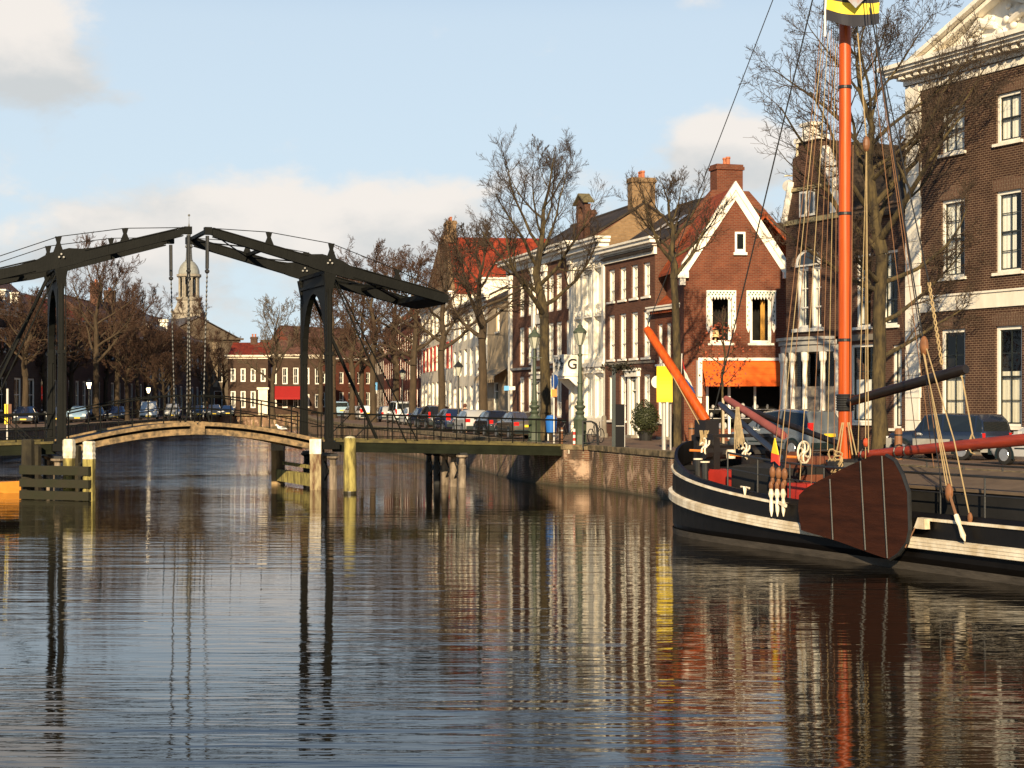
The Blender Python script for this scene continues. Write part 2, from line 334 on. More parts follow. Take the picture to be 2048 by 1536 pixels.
# ---------------------------------------------------------------- water, quays, streets
m,nt,b=nodes('canal_water')
b.inputs['Base Color'].default_value=(.008,.006,.003,1); b.inputs['Roughness'].default_value=.015; b.inputs['IOR'].default_value=1.25; b.inputs['Specular IOR Level'].default_value=.5
ge=N(nt,'ShaderNodeNewGeometry')
def wn(sx,sy,scale,det,rough,rot=0,dist=0):
    mp=N(nt,'ShaderNodeMapping'); mp.inputs['Scale'].default_value=(sx,sy,1); mp.inputs['Rotation'].default_value=(0,0,rot); lk(nt,ge.outputs['Position'],mp.inputs[0])
    n=N(nt,'ShaderNodeTexNoise'); n.inputs['Scale'].default_value=scale; n.inputs['Detail'].default_value=det; n.inputs['Roughness'].default_value=rough; n.inputs['Distortion'].default_value=dist
    lk(nt,mp.outputs[0],n.inputs['Vector']); return n.outputs['Fac']
def MM(op,a,b=None):
    n=N(nt,'ShaderNodeMath',operation=op)
    for i,x in enumerate((a,b)):
        if x is None: continue
        if isinstance(x,(int,float)): n.inputs[i].default_value=x
        else: lk(nt,x,n.inputs[i])
    return n.outputs[0]
swell=wn(.13,1.5,1.0,1,.5,R(4),.25); rip=wn(.45,3.4,1.5,2,.5,R(-3),.3); fine=wn(2,7,2.2,2,.6)
patch=wn(.05,.09,1,2,.5)
pm=N(nt,'ShaderNodeMapRange'); lk(nt,patch,pm.inputs[0]); pm.inputs[1].default_value=.35; pm.inputs[2].default_value=.65; pm.inputs[3].default_value=.3; pm.inputs[4].default_value=1.45
hgt=MM('ADD',MM('MULTIPLY',swell,.019),MM('ADD',MM('MULTIPLY',rip,.010),MM('MULTIPLY',fine,.001)))
spx=N(nt,'ShaderNodeSeparateXYZ'); lk(nt,ge.outputs['Position'],spx.inputs[0])
far=N(nt,'ShaderNodeMapRange',interpolation_type='SMOOTHSTEP'); lk(nt,spx.outputs[1],far.inputs[0]); far.inputs[1].default_value=66; far.inputs[2].default_value=95; far.inputs[3].default_value=1; far.inputs[4].default_value=5.0   # wind reaches the water beyond the bridge
hgt=MM('MULTIPLY',MM('MULTIPLY',hgt,pm.outputs[0]),far.outputs[0])
bu=N(nt,'ShaderNodeBump'); bu.inputs['Strength'].default_value=1; bu.inputs['Distance'].default_value=.8; lk(nt,hgt,bu.inputs['Height']); lk(nt,bu.outputs[0],b.inputs['Normal'])
WATER=m
tag(MB().quad((-60,-40,0),(60,-40,0),(60,330,0),(-60,330,0)).build('water',WATER),kind='structure')

COBBLE=brick('street_brick',(.13,.075,.05),(.17,.1,.065),(.08,.06,.045),bw=.22,bh=.11,var=.6,ms=.01,bump=.3)
def street_mat():
    if 'street_paving' in MATS: return MATS['street_paving']
    m,nt,b=nodes('street_paving')
    tc=N(nt,'ShaderNodeTexCoord'); bt=N(nt,'ShaderNodeTexBrick'); mp=N(nt,'ShaderNodeMapping'); mp.inputs['Rotation'].default_value=(0,0,R(15)); lk(nt,tc.outputs['Object'],mp.inputs[0]); lk(nt,mp.outputs[0],bt.inputs['Vector'])
    bt.inputs['Scale'].default_value=1; bt.inputs['Brick Width'].default_value=.22; bt.inputs['Row Height'].default_value=.11; bt.inputs['Mortar Size'].default_value=.01
    bt.inputs['Color1'].default_value=(.13,.07,.04,1); bt.inputs['Color2'].default_value=(.17,.095,.055,1); bt.inputs['Mortar'].default_value=(.1,.075,.05,1)
    no=N(nt,'ShaderNodeTexNoise'); no.inputs['Scale'].default_value=.5; no.inputs['Detail'].default_value=7; lk(nt,tc.outputs['Object'],no.inputs['Vector'])
    mr=N(nt,'ShaderNodeMapRange'); lk(nt,no.outputs['Fac'],mr.inputs[0]); mr.inputs[1].default_value=.3; mr.inputs[2].default_value=.7; mr.inputs[3].default_value=.6; mr.inputs[4].default_value=1.15
    mx=N(nt,'ShaderNodeMix',data_type='RGBA',blend_type='MULTIPLY'); mx.inputs['Factor'].default_value=1; lk(nt,bt.outputs['Color'],mx.inputs['A']); lk(nt,mr.outputs[0],mx.inputs['B'])
    lk(nt,mx.outputs['Result'],b.inputs['Base Color']); b.inputs['Roughness'].default_value=.8
    MATS['street_paving']=m; return m
STREET=street_mat()
QR=[(30,10),(13.6,45),(6.3,62),(3.3,72.9),(2.25,73.6),(.45,78.6),(-2.6,94.6),(-10.3,128),(-18.7,165),(-24,200),(-28.5,236)]
QL=[(-22,10),(-27,60),(-29,80),(-33,110),(-36,150),(-38.5,236)]
FAR=[(-38.5,236),(-28.5,236)]
cap=.45
def offset(poly,d):
    out=[]
    for i,p in enumerate(poly):
        a=Vector(poly[max(i-1,0)]); b_=Vector(poly[min(i+1,len(poly)-1)]); t=(b_-a).normalized(); nrm=Vector((t.y,-t.x))
        out.append((p[0]+nrm.x*d,p[1]+nrm.y*d))
    return out
def ribbon(mb,A,B,za,zb):
    for i in range(len(A)-1): mb.quad((*A[i],za),(*A[i+1],za),(*B[i+1],zb),(*B[i],zb))
# streets: one sheet each side reaching the horizon
def strip_to(mb,poly,xfar):
    for i in range(len(poly)-1):
        a,b_=poly[i],poly[i+1]; mb.quad((*a,ST),(*b_,ST),(xfar,b_[1],ST),(xfar,a[1],ST))
g=MB(); QRi=offset(QR,cap); QLi=offset(QL,-cap)
strip_to(g,QRi,700); strip_to(g,QLi,-700)
g.quad((-700,QLi[-1][1],ST),(700,QRi[-1][1],ST),(700,2500,ST),(-700,2500,ST))
tag(g.build('street',STREET),kind='structure')
def quay_mat():
    m,nt,b=nodes('quay_brick')
    tc=N(nt,'ShaderNodeTexCoord'); sp=N(nt,'ShaderNodeSeparateXYZ'); lk(nt,tc.outputs['Object'],sp.inputs[0])
    ad=N(nt,'ShaderNodeMath',operation='ADD'); lk(nt,sp.outputs[0],ad.inputs[0]); lk(nt,sp.outputs[1],ad.inputs[1])
    cx=N(nt,'ShaderNodeCombineXYZ'); lk(nt,ad.outputs[0],cx.inputs[0]); lk(nt,sp.outputs[2],cx.inputs[1])
    bt=N(nt,'ShaderNodeTexBrick'); lk(nt,cx.outputs[0],bt.inputs['Vector']); bt.inputs['Scale'].default_value=1; bt.inputs['Brick Width'].default_value=.24; bt.inputs['Row Height'].default_value=.08; bt.inputs['Mortar Size'].default_value=.014
    bt.inputs['Color1'].default_value=(.15,.05,.024,1); bt.inputs['Color2'].default_value=(.2,.08,.036,1); bt.inputs['Mortar'].default_value=(.3,.23,.15,1)
    # vertical streaks of lime, algae and soot
    def noi(scx,scz,s):
        mp=N(nt,'ShaderNodeMapping'); mp.inputs['Scale'].default_value=(scx,scz,1); lk(nt,cx.outputs[0],mp.inputs[0]); n=N(nt,'ShaderNodeTexNoise'); n.inputs['Scale'].default_value=s; n.inputs['Detail'].default_value=7; n.inputs['Roughness'].default_value=.65
        lk(nt,mp.outputs[0],n.inputs['Vector']); return n.outputs['Fac']
    def mixc(prev,fac,lo,hi,col,amt=1):
        mr=N(nt,'ShaderNodeMapRange'); lk(nt,fac,mr.inputs[0]); mr.inputs[1].default_value=lo; mr.inputs[2].default_value=hi; mr.inputs[4].default_value=amt
        mx=N(nt,'ShaderNodeMix',data_type='RGBA'); lk(nt,mr.outputs[0],mx.inputs['Factor']); lk(nt,prev,mx.inputs['A']); mx.inputs['B'].default_value=rgb(col); return mx.outputs['Result']
    c=mixc(bt.outputs['Color'],noi(1.6,.22,1),.42,.62,(.045,.03,.018),.95)
    c=mixc(c,noi(2.5,.3,1.3),.52,.64,(.12,.1,.02),.9)
    c=mixc(c,noi(1.3,.5,1.7),.53,.62,(.5,.34,.23),.8)
    zr=N(nt,'ShaderNodeMapRange'); lk(nt,sp.outputs[2],zr.inputs[0]); zr.inputs[1].default_value=.3; zr.inputs[2].default_value=.02
    c=mixc(c,zr.outputs[0],0,1,(.05,.045,.025),.85)
    lk(nt,c,b.inputs['Base Color']); b.inputs['Roughness'].default_value=.85
    bu=N(nt,'ShaderNodeBump'); bu.invert=True; bu.inputs['Strength'].default_value=.5; bu.inputs['Distance'].default_value=.02; lk(nt,bt.outputs['Fac'],bu.inputs['Height']); lk(nt,bu.outputs[0],b.inputs['Normal'])
    return m
QUAY=quay_mat()
COPING=plain('coping_stone',(.2,.145,.08),.85,.4,2.2,.4,12,col2=(.05,.04,.02),sharp=.13)
def quay(poly,sgn,name,label):
    root=thing(name,label,'quay wall',(poly[0][0],poly[0][1],0))
    mb=MB(); B=offset(poly,-.0*sgn); ribbon(mb,poly,poly,-1.5,ST-.12); mb.build('wall',QUAY,root,world=True)
    mb=MB(); O=offset(poly,-.06*sgn); I=offset(poly,cap*sgn)
    ribbon(mb,O,O,ST-.12,ST+.10); ribbon(mb,O,I,ST+.10,ST+.10); ribbon(mb,I,I,ST+.10,ST-.05); ribbon(mb,poly,O,ST-.12,ST-.12)
    mb.build('coping',COPING,root,world=True)
    return root
quay(QR,1,'quay_wall','stained red brick canal wall under the parked cars on the sunlit right bank')
quay(QL,-1,'quay_wall','dark shaded canal wall on the left bank behind the drawbridge pier')
quay(FAR,1,'quay_wall','low brown canal wall closing the water beyond the drawbridge')

# ---------------------------------------------------------------- houses
WC={}
def window_mesh(w,h,cols,rows,fw,fy,sash,arch=0):
    key=(round(w,2),round(h,2),cols,rows,fw,sash.name,arch)
    if key in WC: return WC[key]
    mb=MB(); y0,y1=.085,fy
    mb.box(0,fw,y0,y1,0,h); mb.box(w-fw,w,y0,y1,0,h); mb.box(fw,w-fw,y0,y1,h-fw,h); mb.box(fw,w-fw,y0,y1,0,fw*.8)
    mb.cur=1; t=.035
    a,b_=fw,w-fw; z0,z1=fw*.8,h-fw; ys,ye=fy-.06,fy-.015
    # sash stiles and rails
    mb.box(a,a+t*1.3,ys,ye,z0,z1); mb.box(b_-t*1.3,b_,ys,ye,z0,z1); mb.box(a+t*1.3,b_-t*1.3,ys,ye,z0,z0+t*1.6); mb.box(a+t*1.3,b_-t*1.3,ys,ye,z1-t*1.4,z1)
    for i in range(1,cols):
        x=a+(b_-a)*i/cols; mb.box(x-t/2,x+t/2,ys+.004,ye-.004,z0+t,z1-t)
    for j in range(1,rows):
        z=z0+(z1-z0)*j/rows; tt=t*1.8 if j==rows//2 and rows>1 else t
        mb.box(a+t,b_-t,ys-(.02 if tt>t else -.008),ye-.008,z-tt/2,z+tt/2)
    fm=mb.mesh('window',[WOODWHITE,sash])
    pm=MB().quad((a,fy-.035,z0),(b_,fy-.035,z0),(b_,fy-.035,z1),(a,fy-.035,z1)).mesh('pane',GLASS)
    pmd=MB().quad((a,fy-.035,z0),(b_,fy-.035,z0),(b_,fy-.035,z1),(a,fy-.035,z1)).mesh('pane',GLASSD)
    sm=MB().box(-.12,w+.12,-.1,.083,-.11,-.004).mesh('sill',WHITE)
    WC[key]=(fm,pm,pmd,sm); return WC[key]
CC={}
def curtain_mesh(w,h,kind,mat):
    key=(round(w,2),round(h,2),kind,mat.name)
    if key in CC: return CC[key]
    mb=MB()
    def sheet(x0,x1,z0,z1):
        n=max(6,int((x1-x0)/.06)); 
        for i in range(n):
            xa=x0+(x1-x0)*i/n; xb=x0+(x1-x0)*(i+1)/n
            mb.quad((xa,.235+.005*math.sin(i*1.9),z0),(xb,.235+.005*math.sin((i+1)*1.9),z0),(xb,.235+.005*math.sin((i+1)*1.9),z1),(xa,.235+.005*math.sin(i*1.9),z1))
    if kind=='full': sheet(.02,w-.02,.05,h-.03)
    elif kind=='sides': sheet(.02,w*.27,.05,h-.03); sheet(w*.73,w-.02,.05,h-.03)
    elif kind=='low': sheet(.02,w-.02,.05,h*.55)
    elif kind=='top': sheet(.02,w-.02,h*.6,h-.03)
    elif kind=='left': sheet(.02,w*.62,.05,h-.03)
    CC[key]=mb.mesh('curtain',mat); return CC[key]
class House:
    def __init__(s,name,label,pL,pR,depth,h,mat,cat='house',group=None,z=ST):
        s.pL=Vector(pL); s.pR=Vector(pR); s.w=(s.pR-s.pL).length; d=(s.pR-s.pL)/s.w; s.d=d; s.z=z
        s.depth=depth; s.h=h; s.mat=mat; s.op=[]; s.root=thing(name,label,cat,(pL[0],pL[1],z),math.atan2(d.y,d.x),group)
    def fx(s,px):
        k=(px-1024)/F; return (k*s.pL.y-s.pL.x)/(s.d.x-k*s.d.y)
    def dep(s,px): return s.pL.y+s.fx(px)*s.d.y
    def fz(s,px,py): return PZ(py,s.dep(px))-s.z
    def win(s,x0,x1,z0,z1,cols=2,rows=4,sash=DARKSASH,curt=None,sill=True,clear=True,cmat=None,fw=.11,fy=.2,lint=None,name='window'):
        s.op.append((x0,x1,z0,z1)); w,h=x1-x0,z1-z0
        fm,pm,pmd,sm=window_mesh(w,h,cols,rows,fw,fy,sash)
        o=link(name,fm,s.root); o.location=(x0,0,z0)
        link('pane',pm if clear else pmd,o)
        if sill: link('sill',sm,o)
        if curt: link('curtain',curtain_mesh(w,h,curt,cmat or CURT),o)
        if lint:
            q=MB().prism([(x0-.12,z1+.003),(x1+.12,z1+.003),(x1+.2,z1+.42),((x0+x1)/2,z1+.5),(x0-.2,z1+.42)],-.006,.02); q.build('lintel',lint,s.root)
        return o
    def door(s,x0,x1,z1,col,light=.5,surround=None):
        s.op.append((x0,x1,0.02,z1)); mb=MB(); w=x1-x0
        mb.box(.02,w-.02,.17,.23,.02,z1-light-.05)
        for zz0,zz1 in ((.15,.9),(1.05,z1-light-.25)):
            mb.box(.14,w-.14,.15,.17,zz0,zz1)
        o=mb.build('door',col,s.root); o.location=(x0,0,0)
        MB().ball((w-.14,.14,1.0),.045,8,5).build('handle',GOLD,o)
        f=MB().box(0,.08,.02,.16,0,z1).box(w-.08,w,.02,.16,0,z1).box(.08,w-.08,.02,.16,z1-.08,z1).box(.08,w-.08,.03,.16,z1-light-.07,z1-light).build('frame',WOODWHITE,o)
        if light>.1: MB().quad((.08,.12,z1-light),(w-.08,.12,z1-light),(w-.08,.12,z1-.08),(.08,.12,z1-.08)).build('pane',GLASSD,o)
        if surround:
            q=MB(); q.box(-.32,-.005,-.10,.05,0,z1+.1); q.box(w+.005,w+.32,-.10,.05,0,z1+.1); q.box(-.42,w+.42,-.22,.05,z1+.103,z1+.42); q.box(-.5,w+.5,-.32,.05,z1+.423,z1+.55); q.build('surround',WHITE,o)
        MB().box(-.15,w+.15,-.45,.0,0,.14).build('step',STONE,o)
        return o
    def walls(s,gx=None,top=None,reveal=.24,mat_side=None,open_top=False,no_right=False):
        """front with holes, returns, sides and back; gx = ridge height for gable end walls; top = front gable outline above h"""
        w,h,d=s.w,s.h,s.depth; mb=MB()
        xs=sorted({0,w,*[v for o in s.op for v in o[:2]]}); zs=sorted({-.6,h,*[v for o in s.op for v in o[2:4]]})
        for i in range(len(xs)-1):
            j=0
            while j<len(zs)-1:
                xm=(xs[i]+xs[i+1])/2
                inside=lambda q:any(o[0]<xm<o[1] and o[2]<(zs[q]+zs[q+1])/2<o[3] for o in s.op)
                if inside(j): j+=1; continue
                k=j
                while k+1<len(zs)-1 and not inside(k+1): k+=1
                mb.quad((xs[i],0,zs[j]),(xs[i+1],0,zs[j]),(xs[i+1],0,zs[k+1]),(xs[i],0,zs[k+1])); j=k+1
        for x0,x1,z0,z1 in s.op:
            r=reveal
            mb.quad((x0,0,z0),(x0,r,z0),(x0,r,z1),(x0,0,z1)); mb.quad((x1,0,z0),(x1,0,z1),(x1,r,z1),(x1,r,z0))
            mb.quad((x0,0,z1),(x0,r,z1),(x1,r,z1),(x1,0,z1)); mb.quad((x0,0,z0),(x1,0,z0),(x1,r,z0),(x0,r,z0))
        side=[(0,-.6),(d,-.6),(d,h)]+([(d/2,gx)] if gx else [])+[(0,h)]
        n=len(side)
        mb.add([(.0,a,b_) for a,b_ in side],[list(range(n))[::-1]]); 
        if not no_right: mb.add([(w,a,b_) for a,b_ in side],[list(range(n))])
        mb.quad((0,d,-.6),(0,d,h),(w,d,h),(w,d,-.6))
        if top: mb.add([(a,0,b_) for a,b_ in top],[list(range(len(top)))])
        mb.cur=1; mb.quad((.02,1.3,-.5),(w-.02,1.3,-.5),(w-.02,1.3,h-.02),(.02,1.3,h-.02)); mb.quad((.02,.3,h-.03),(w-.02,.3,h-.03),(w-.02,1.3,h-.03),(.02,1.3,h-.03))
        return mb.build('wall',[s.mat,ROOM],s.root)
    def roof_x(s,rh,mat,ov=.25,th=.14,sov=.06,front_only=False):
        w,h,d=s.w,s.h,s.depth; mb=MB(); k=rh/(d/2)
        for sg in (0,1):
            e=(-ov,h-ov*k) if not sg else (d+ov,h-ov*k); r=(d/2,h+rh)
            v=[(-sov,e[0],e[1]+.03),(w+sov,e[0],e[1]+.03),(w+sov,r[0],r[1]+.03),(-sov,r[0],r[1]+.03)]
            v+=[(a,b_,c+th) for a,b_,c in v]
            mb.add(v,[(0,1,2,3),(7,6,5,4),(0,4,5,1),(1,5,6,2),(2,6,7,3),(3,7,4,0)])
        o=mb.build('roof',mat,s.root,uv='z')
        rd=MB().tube([(-sov,d/2,h+rh+th+.03),(w+sov,d/2,h+rh+th+.03)],.12,8); rd.build('ridge',mat,s.root if False else o,uv='z')
        return o
    def roof_y(s,z_e,z_r,mat,y0=.12,y1=None,ov=.12,xr=None,th=.12):
        w=s.w; y1=y1 or s.depth; mb=MB(); xr=w/2 if xr is None else xr
        for x,sg in ((0-ov,0),(w+ov,1)):
            kk=(z_r-z_e)/(w/2); ze=z_e-ov*kk
            v=[(x,y0,ze),(x,y1,ze),(xr,y1,z_r),(xr,y0,z_r)]; v+=[(a,b_,c+th) for a,b_,c in v]
            mb.add(v,[(0,1,2,3),(7,6,5,4),(0,4,5,1),(1,5,6,2),(2,6,7,3),(3,7,4,0)])
        o=mb.build('roof',mat,s.root,uv='z'); MB().tube([(xr,y0,z_r+th),(xr,y1,z_r+th)],.12,8).build('ridge',mat,o,uv='z'); return o
    def hip(s,rh,mat,ov=.3,ins=2.5):
        w,h,d=s.w,s.h,s.depth; v=[(-ov,-ov,h+.02),(w+ov,-ov,h+.02),(w+ov,d+ov,h+.02),(-ov,d+ov,h+.02),(ins,d/2,h+rh),(w-ins,d/2,h+rh)]
        return MB().add(v,[(0,1,5,4),(1,2,5),(2,3,4,5),(3,0,4),(3,2,1,0)]).build('roof',mat,s.root,uv='z')
    def cornice(s,z0,steps,mat=None,x0=0,x1=None,ret=True,name='cornice'):
        x1=s.w if x1 is None else x1; mb=MB(); z=z0
        for dz,oy in steps:
            mb.box(x0-(oy if ret else 0),x1+(oy if ret else 0),-oy,.06,z+.002,z+dz); z+=dz
        return mb.build(name,mat or WHITE,s.root)
    def chimney(s,x,y,z0,z1,w,d,mat,pots=2,potmat=None):
        mb=MB().box(x-w/2,x+w/2,y-d/2,y+d/2,z0,z1-.3); mb.box(x-w/2-.07,x+w/2+.07,y-d/2-.07,y+d/2+.07,z1-.297,z1-.12); mb.box(x-w/2-.02,x+w/2+.02,y-d/2-.02,y+d/2+.02,z1-.117,z1)
        o=mb.build('chimney',mat,s.root)
        for i in range(pots):
            px=x+(i-(pots-1)/2)*w/max(pots,1)*.9
            MB().lathe([(.12,z1+.003),(.11,z1+.3),(.14,z1+.33),(.13,z1+.42)],(px,y,0),8).build('chimney_pot',potmat or plain('pot_terracotta',(.4,.13,.06),.8,.2,3),o)
        return o
    def dormer(s,x0,x1,y,z0,z1,back,roofmat=None,cheek=WHITE,cols=2):
        mb=MB().box(x0,x1,y+.03,y+back,z0,z1); o=mb.build('dormer',cheek,s.root)
        MB().box(x0-.15,x1+.15,y-.18,y+back,z1+.002,z1+.16).build('dormer_roof',roofmat or WHITE,o)
        fm,pm,pmd,sm=window_mesh(x1-x0-.1,z1-z0-.2,cols,1,.09,.14,WOODWHITE)
        f=link('window',fm,o); f.location=(x0+.05,y-.13,z0+.1)
        g=link('pane',pmd,o); g.location=(x0+.05,y-.13,z0+.1)
        return o
    def scroll(s,x,z,w,h,mat=None,name='carved_ornament',sides=1):
        """carved scroll work above a window: a raised block with two volutes and a rosette"""
        mb=MB()
        for sg in (-1,1):
            pts=[]
            for i in range(15):
                t=i/14*2.4*math.pi; r=h*.34*(1-i/18); pts.append((x+sg*(w*.26+r*math.cos(t)*.8),-.08,z+h*.45+r*math.sin(t)))
            mb.tube(pts,.05,5)
        mb.ball((x,-.05,z+h*.5),h*.22,8,6,(1,.6,1)); mb.box(x-w/2,x+w/2,-.10,-.002,z,z+h*.1)
        mb.prism([(x-w/2,z+h*.1),(x+w/2,z+h*.1),(x+w*.3,z+h*.8),(x,z+h),(x-w*.3,z+h*.8)],-.05,-.002)
        return mb.build(name,mat or WHITE,s.root)
def online(px,A,ang):
    k=(px-1024)/F; dx,dy=-math.sin(R(ang)),math.cos(R(ang)); t=(k*A[1]-A[0])/(dx-k*dy); return (A[0]+t*dx,A[1]+t*dy)
# ---------------------------------------------------------------- right bank houses, from the near end of the row to the far end
A=(15.84,66.0); GA=24.7
# grand house
pL=online(1815,A,GA); d=Vector((math.sin(R(GA)),-math.cos(R(GA))))
pR=(pL[0]+d.x*11.6,pL[1]+d.y*11.6)
H=House('grand_house','tall brown brick mansion with white pediment and quoins at the right edge',pL,pR,12,14.3,BR_GRAND)
c1=2.72; sp_=3.08
for i in range(3):
    x=c1+sp_*i; wd=1.40
    H.win(x-.66,x+.66,11.35,13.15,2,2,curt='full' if i!=2 else 'sides',lint=BR_SOLD,fw=.12)
    H.win(x-.68,x+.68,6.65,9.6,2,4,curt='left',lint=BR_SOLD,fw=.12)
    H.win(x-.70,x+.70,1.05,4.7,2,4,curt='low',cmat=CURT2,lint=BR_SOLD,fw=.13)
H.walls()
q=MB()
for i in range(17): q.box(-.03,.86 if i%2 else .80,-.09,-.004,-.5+i*.87,-.5+i*.87+.85)
q.build('quoin',WHITE,H.root)
MB().box(.87,H.w+.05,-.07,-.004,5.4,5.95).box(.87,H.w+.05,-.12,-.004,5.953,6.03).build('string_course',WHITE,H.root)
MB().box(.87,H.w,-.05,-.004,-.5,.55).build('plinth',STONE,H.root)
H.cornice(14.0,[(.32,.06),(.22,.12),(.16,.3)])
q=MB()
for i in range(26): q.box(.1+i*.46,.34+i*.46,-.52,-.302,14.52,14.7)
q.build('dentil',WHITE,H.root)
H.cornice(14.702,[(.14,.62),(.10,.74),(.16,.84)])
# pediment: tympanum, raking cornice and relief
x0,x1=2.0,9.6; zb=15.105; za=zb+1.5; xm=(x0+x1)/2
q=MB().prism([(x0,zb),(x1,zb),(xm,za)],-.16,1.2); t=q.build('pediment',WHITE,H.root)
for a_,b_ in (((x0-.9,zb-.06),(xm,za+.22)),((x1+.9,zb-.06),(xm,za+.22))):
    MB().bar((a_[0],-.35,a_[1]),(b_[0],-.35,b_[1]),1.0,.16).bar((a_[0],-.28,a_[1]-.2),(b_[0],-.28,b_[1]-.2),.62,.16).build('raking_cornice',WHITE,t)
q=MB(); rng=random.Random(4)
for i in range(26):
    x=rng.uniform(x0+1.6,x1-1.6); zz=zb+.1+rng.random()*max(.05,(1.15-abs(x-xm)*.33))
    q.ball((x,-.22,zz),rng.uniform(.12,.26),8,6,(1.2,.6,.8))
q.tube([(xm-2,-.25,zb+.3),(xm-1.2,-.28,zb+.75),(xm-.4,-.25,zb+.5)],[.14,.2,.12],8); q.tube([(xm+2,-.25,zb+.3),(xm+1.2,-.28,zb+.8),(xm+.4,-.25,zb+.5)],[.14,.2,.12],8)
shade_auto(q.build('relief_sculpture',WHITE,t))
H.roof_x(2.6,T_DARK,ov=.1); GRAND=H
# row of windows continues out of frame; small plain annexe
# brick house between the bay house and the mansion
pR2=online(1813,A,GA); pL2=online(1690,A,GA)
H=House('brick_house','dark brick house with slate roof squeezed between mansion and scrolled gable, behind the tree',pL2,pR2,9,9.6,BR_DARK)
H.win(.75,1.75,5.0,8.0,2,3,curt='sides'); H.win(2.5,3.5,5.0,8.0,2,3,curt='sides')
H.win(.35,1.95,1.1,4.3,2,3,curt='low'); H.win(3.15,3.75,.9,4.2,1,4,curt='left')
H.walls(gx=14.4); H.roof_x(4.8,T_DARK); H.cornice(9.6,[(.2,.12),(.1,.22)],plain('brown_cornice',(.16,.1,.06),.7))
H.chimney(2.9,1.6,9.8,14.2,.9,.7,BR_TAN,2)
MB().box(.15,2.15,-.12,-.004,4.45,4.7).build('shop_lintel',STONE,H.root)
# bay house with scrolled gable
pL3=online(1572,A,GA); pR3=online(1688,A,GA)
H=House('gabled_shop_house','narrow brown brick house with scrolled white gable and curved bay shopfront',pL3,pR3,10,9.7,BR_DARK)
w_=H.w; xm=w_*.40
H.win(xm-.9,xm+.0,5.1,7.75,2,3,sash=WOODWHITE,curt='sides',sill=False); H.win(xm+.16,xm+.95,5.1,7.75,2,3,sash=WOODWHITE,curt='sides',sill=False)
H.op.append((.35,w_-.35,.35,4.0))
g=[(.1,9.7),(.1,11.4),(.5,11.5),(.5,12.5),(.95,12.6),(.95,13.1),(2*xm-.95,13.1),(2*xm-.95,12.6),(2*xm-.5,12.4),(2*xm-.1,11.2),(w_-.45,10.9),(w_,10.9),(w_,9.7)]
H.walls(top=g)
# gable thickness, white scrolls and finial
MB().prism(g,.012,.35).build('gable_back',BR_DARK,H.root)
q=MB(); sc_pts=[]
for i in range(12):
    t=i/11; sc_pts.append((2*xm-.45+.95*t**1.6,-.03,12.45-1.6*t+.25*math.sin(t*3.1)))
q.tube(sc_pts,[.17+.17*math.sin(.5+i/11*2.2) for i in range(12)],8); q.ball((2*xm-.42,-.02,12.5),.26,10,7); shade_auto(q.build('scroll',WHITE,H.root)); q=MB(); q.box(2*xm+.42,w_+.05,-.12,.4,10.9,11.05); q.box(w_-.85,w_-.05,-.10,-.01,9.85,10.897); q.build('shoulder_block',WHITE,H.root); q=MB()
sc2=[(.45-.5*(i/11)**1.6,-.03,11.5-1.6*i/11+.2*math.sin(i/11*3.1)) for i in range(12)]; q.tube(sc2,.17,8); q.ball((-.05,-.03,9.9),.2,10,7); shade_auto(q.build('scroll',WHITE,H.root)); q=MB()
q.box(.8,2*xm-.8,-.14,.4,13.103,13.3); q.box(xm-.32,xm+.32,-.1,.36,13.303,13.75); q.box(xm-.45,xm+.45,-.16,.4,13.753,13.9)
q.build('finial',WHITE,H.root)
MB().box(-.04,w_+.04,-.10,-.004,9.62,9.82).box(.1,w_-.2,-.08,-.004,11.05,11.2).build('string_course',YSTONE,H.root)
for a_,b_ in ((xm-.62,xm-.1),(xm+.05,xm+.5)):
    o=MB().box(a_,b_,-.05,-.004,9.9,11.0).build('window',WOODWHITE,H.root); MB().box(a_+.1,b_-.1,-.058,-.052,10.0,10.9).build('pane',GLASSD,o)
# arched head over the pair of windows
q=MB(); ap=[(xm+.02+1.0*math.cos(t),7.76+.72*math.sin(t)) for t in [math.pi*i/14 for i in range(15)]]
o=q.prism(ap,-.05,-.004).build('window_arch',WOODWHITE,H.root)
MB().prism([(xm+.02+(p[0]-xm-.02)*.72,7.84+(p[1]-7.76)*.72) for p in ap],-.058,-.052).build('pane',GLASSD,o)
MB().tube([(xm+.02+1.14*math.cos(math.pi*i/14),-.03,7.8+.85*math.sin(math.pi*i/14)) for i in range(15)],.1,6).build('arch_bricks',BR_SOLD,H.root)
MB().box(xm-1.1,xm+1.15,-.12,-.003,4.95,5.1).build('sill',WHITE,H.root)
# bowed shopfront
def bow(x): return -.85*math.sin(math.pi*min(1,max(0,(x+.15)/(w_+.1))))**.7
n=16; xs=[-.1+(w_)*i/n for i in range(n+1)]
q=MB()
for i in range(n):
    a_,b_=xs[i],xs[i+1]
    for z0,z1,pr in ((4.05,4.35,.1),(4.353,4.55,.2),(4.553,4.68,.32)):
        q.add([(a_,bow(a_)-pr,z0),(b_,bow(b_)-pr,z0),(b_,.05,z0),(a_,.05,z0),(a_,bow(a_)-pr,z1),(b_,bow(b_)-pr,z1),(b_,.05,z1),(a_,.05,z1)],[(3,2,1,0),(4,5,6,7),(0,1,5,4)])
bayc=q.build('shop_cornice',plain('grey_paint',(.3,.29,.27),.6,.2,2),H.root)
q=MB(); 
for i in range(n):
    a_,b_=xs[i],xs[i+1]; q.add([(a_,bow(a_)-.05,0),(b_,bow(b_)-.05,0),(b_,bow(b_)-.05,.7),(a_,bow(a_)-.05,.7),(a_,.05,.7),(b_,.05,.7)],[(0,1,2,3),(3,2,5,4)])
q.build('stall_riser',STONE,H.root)
q=MB()
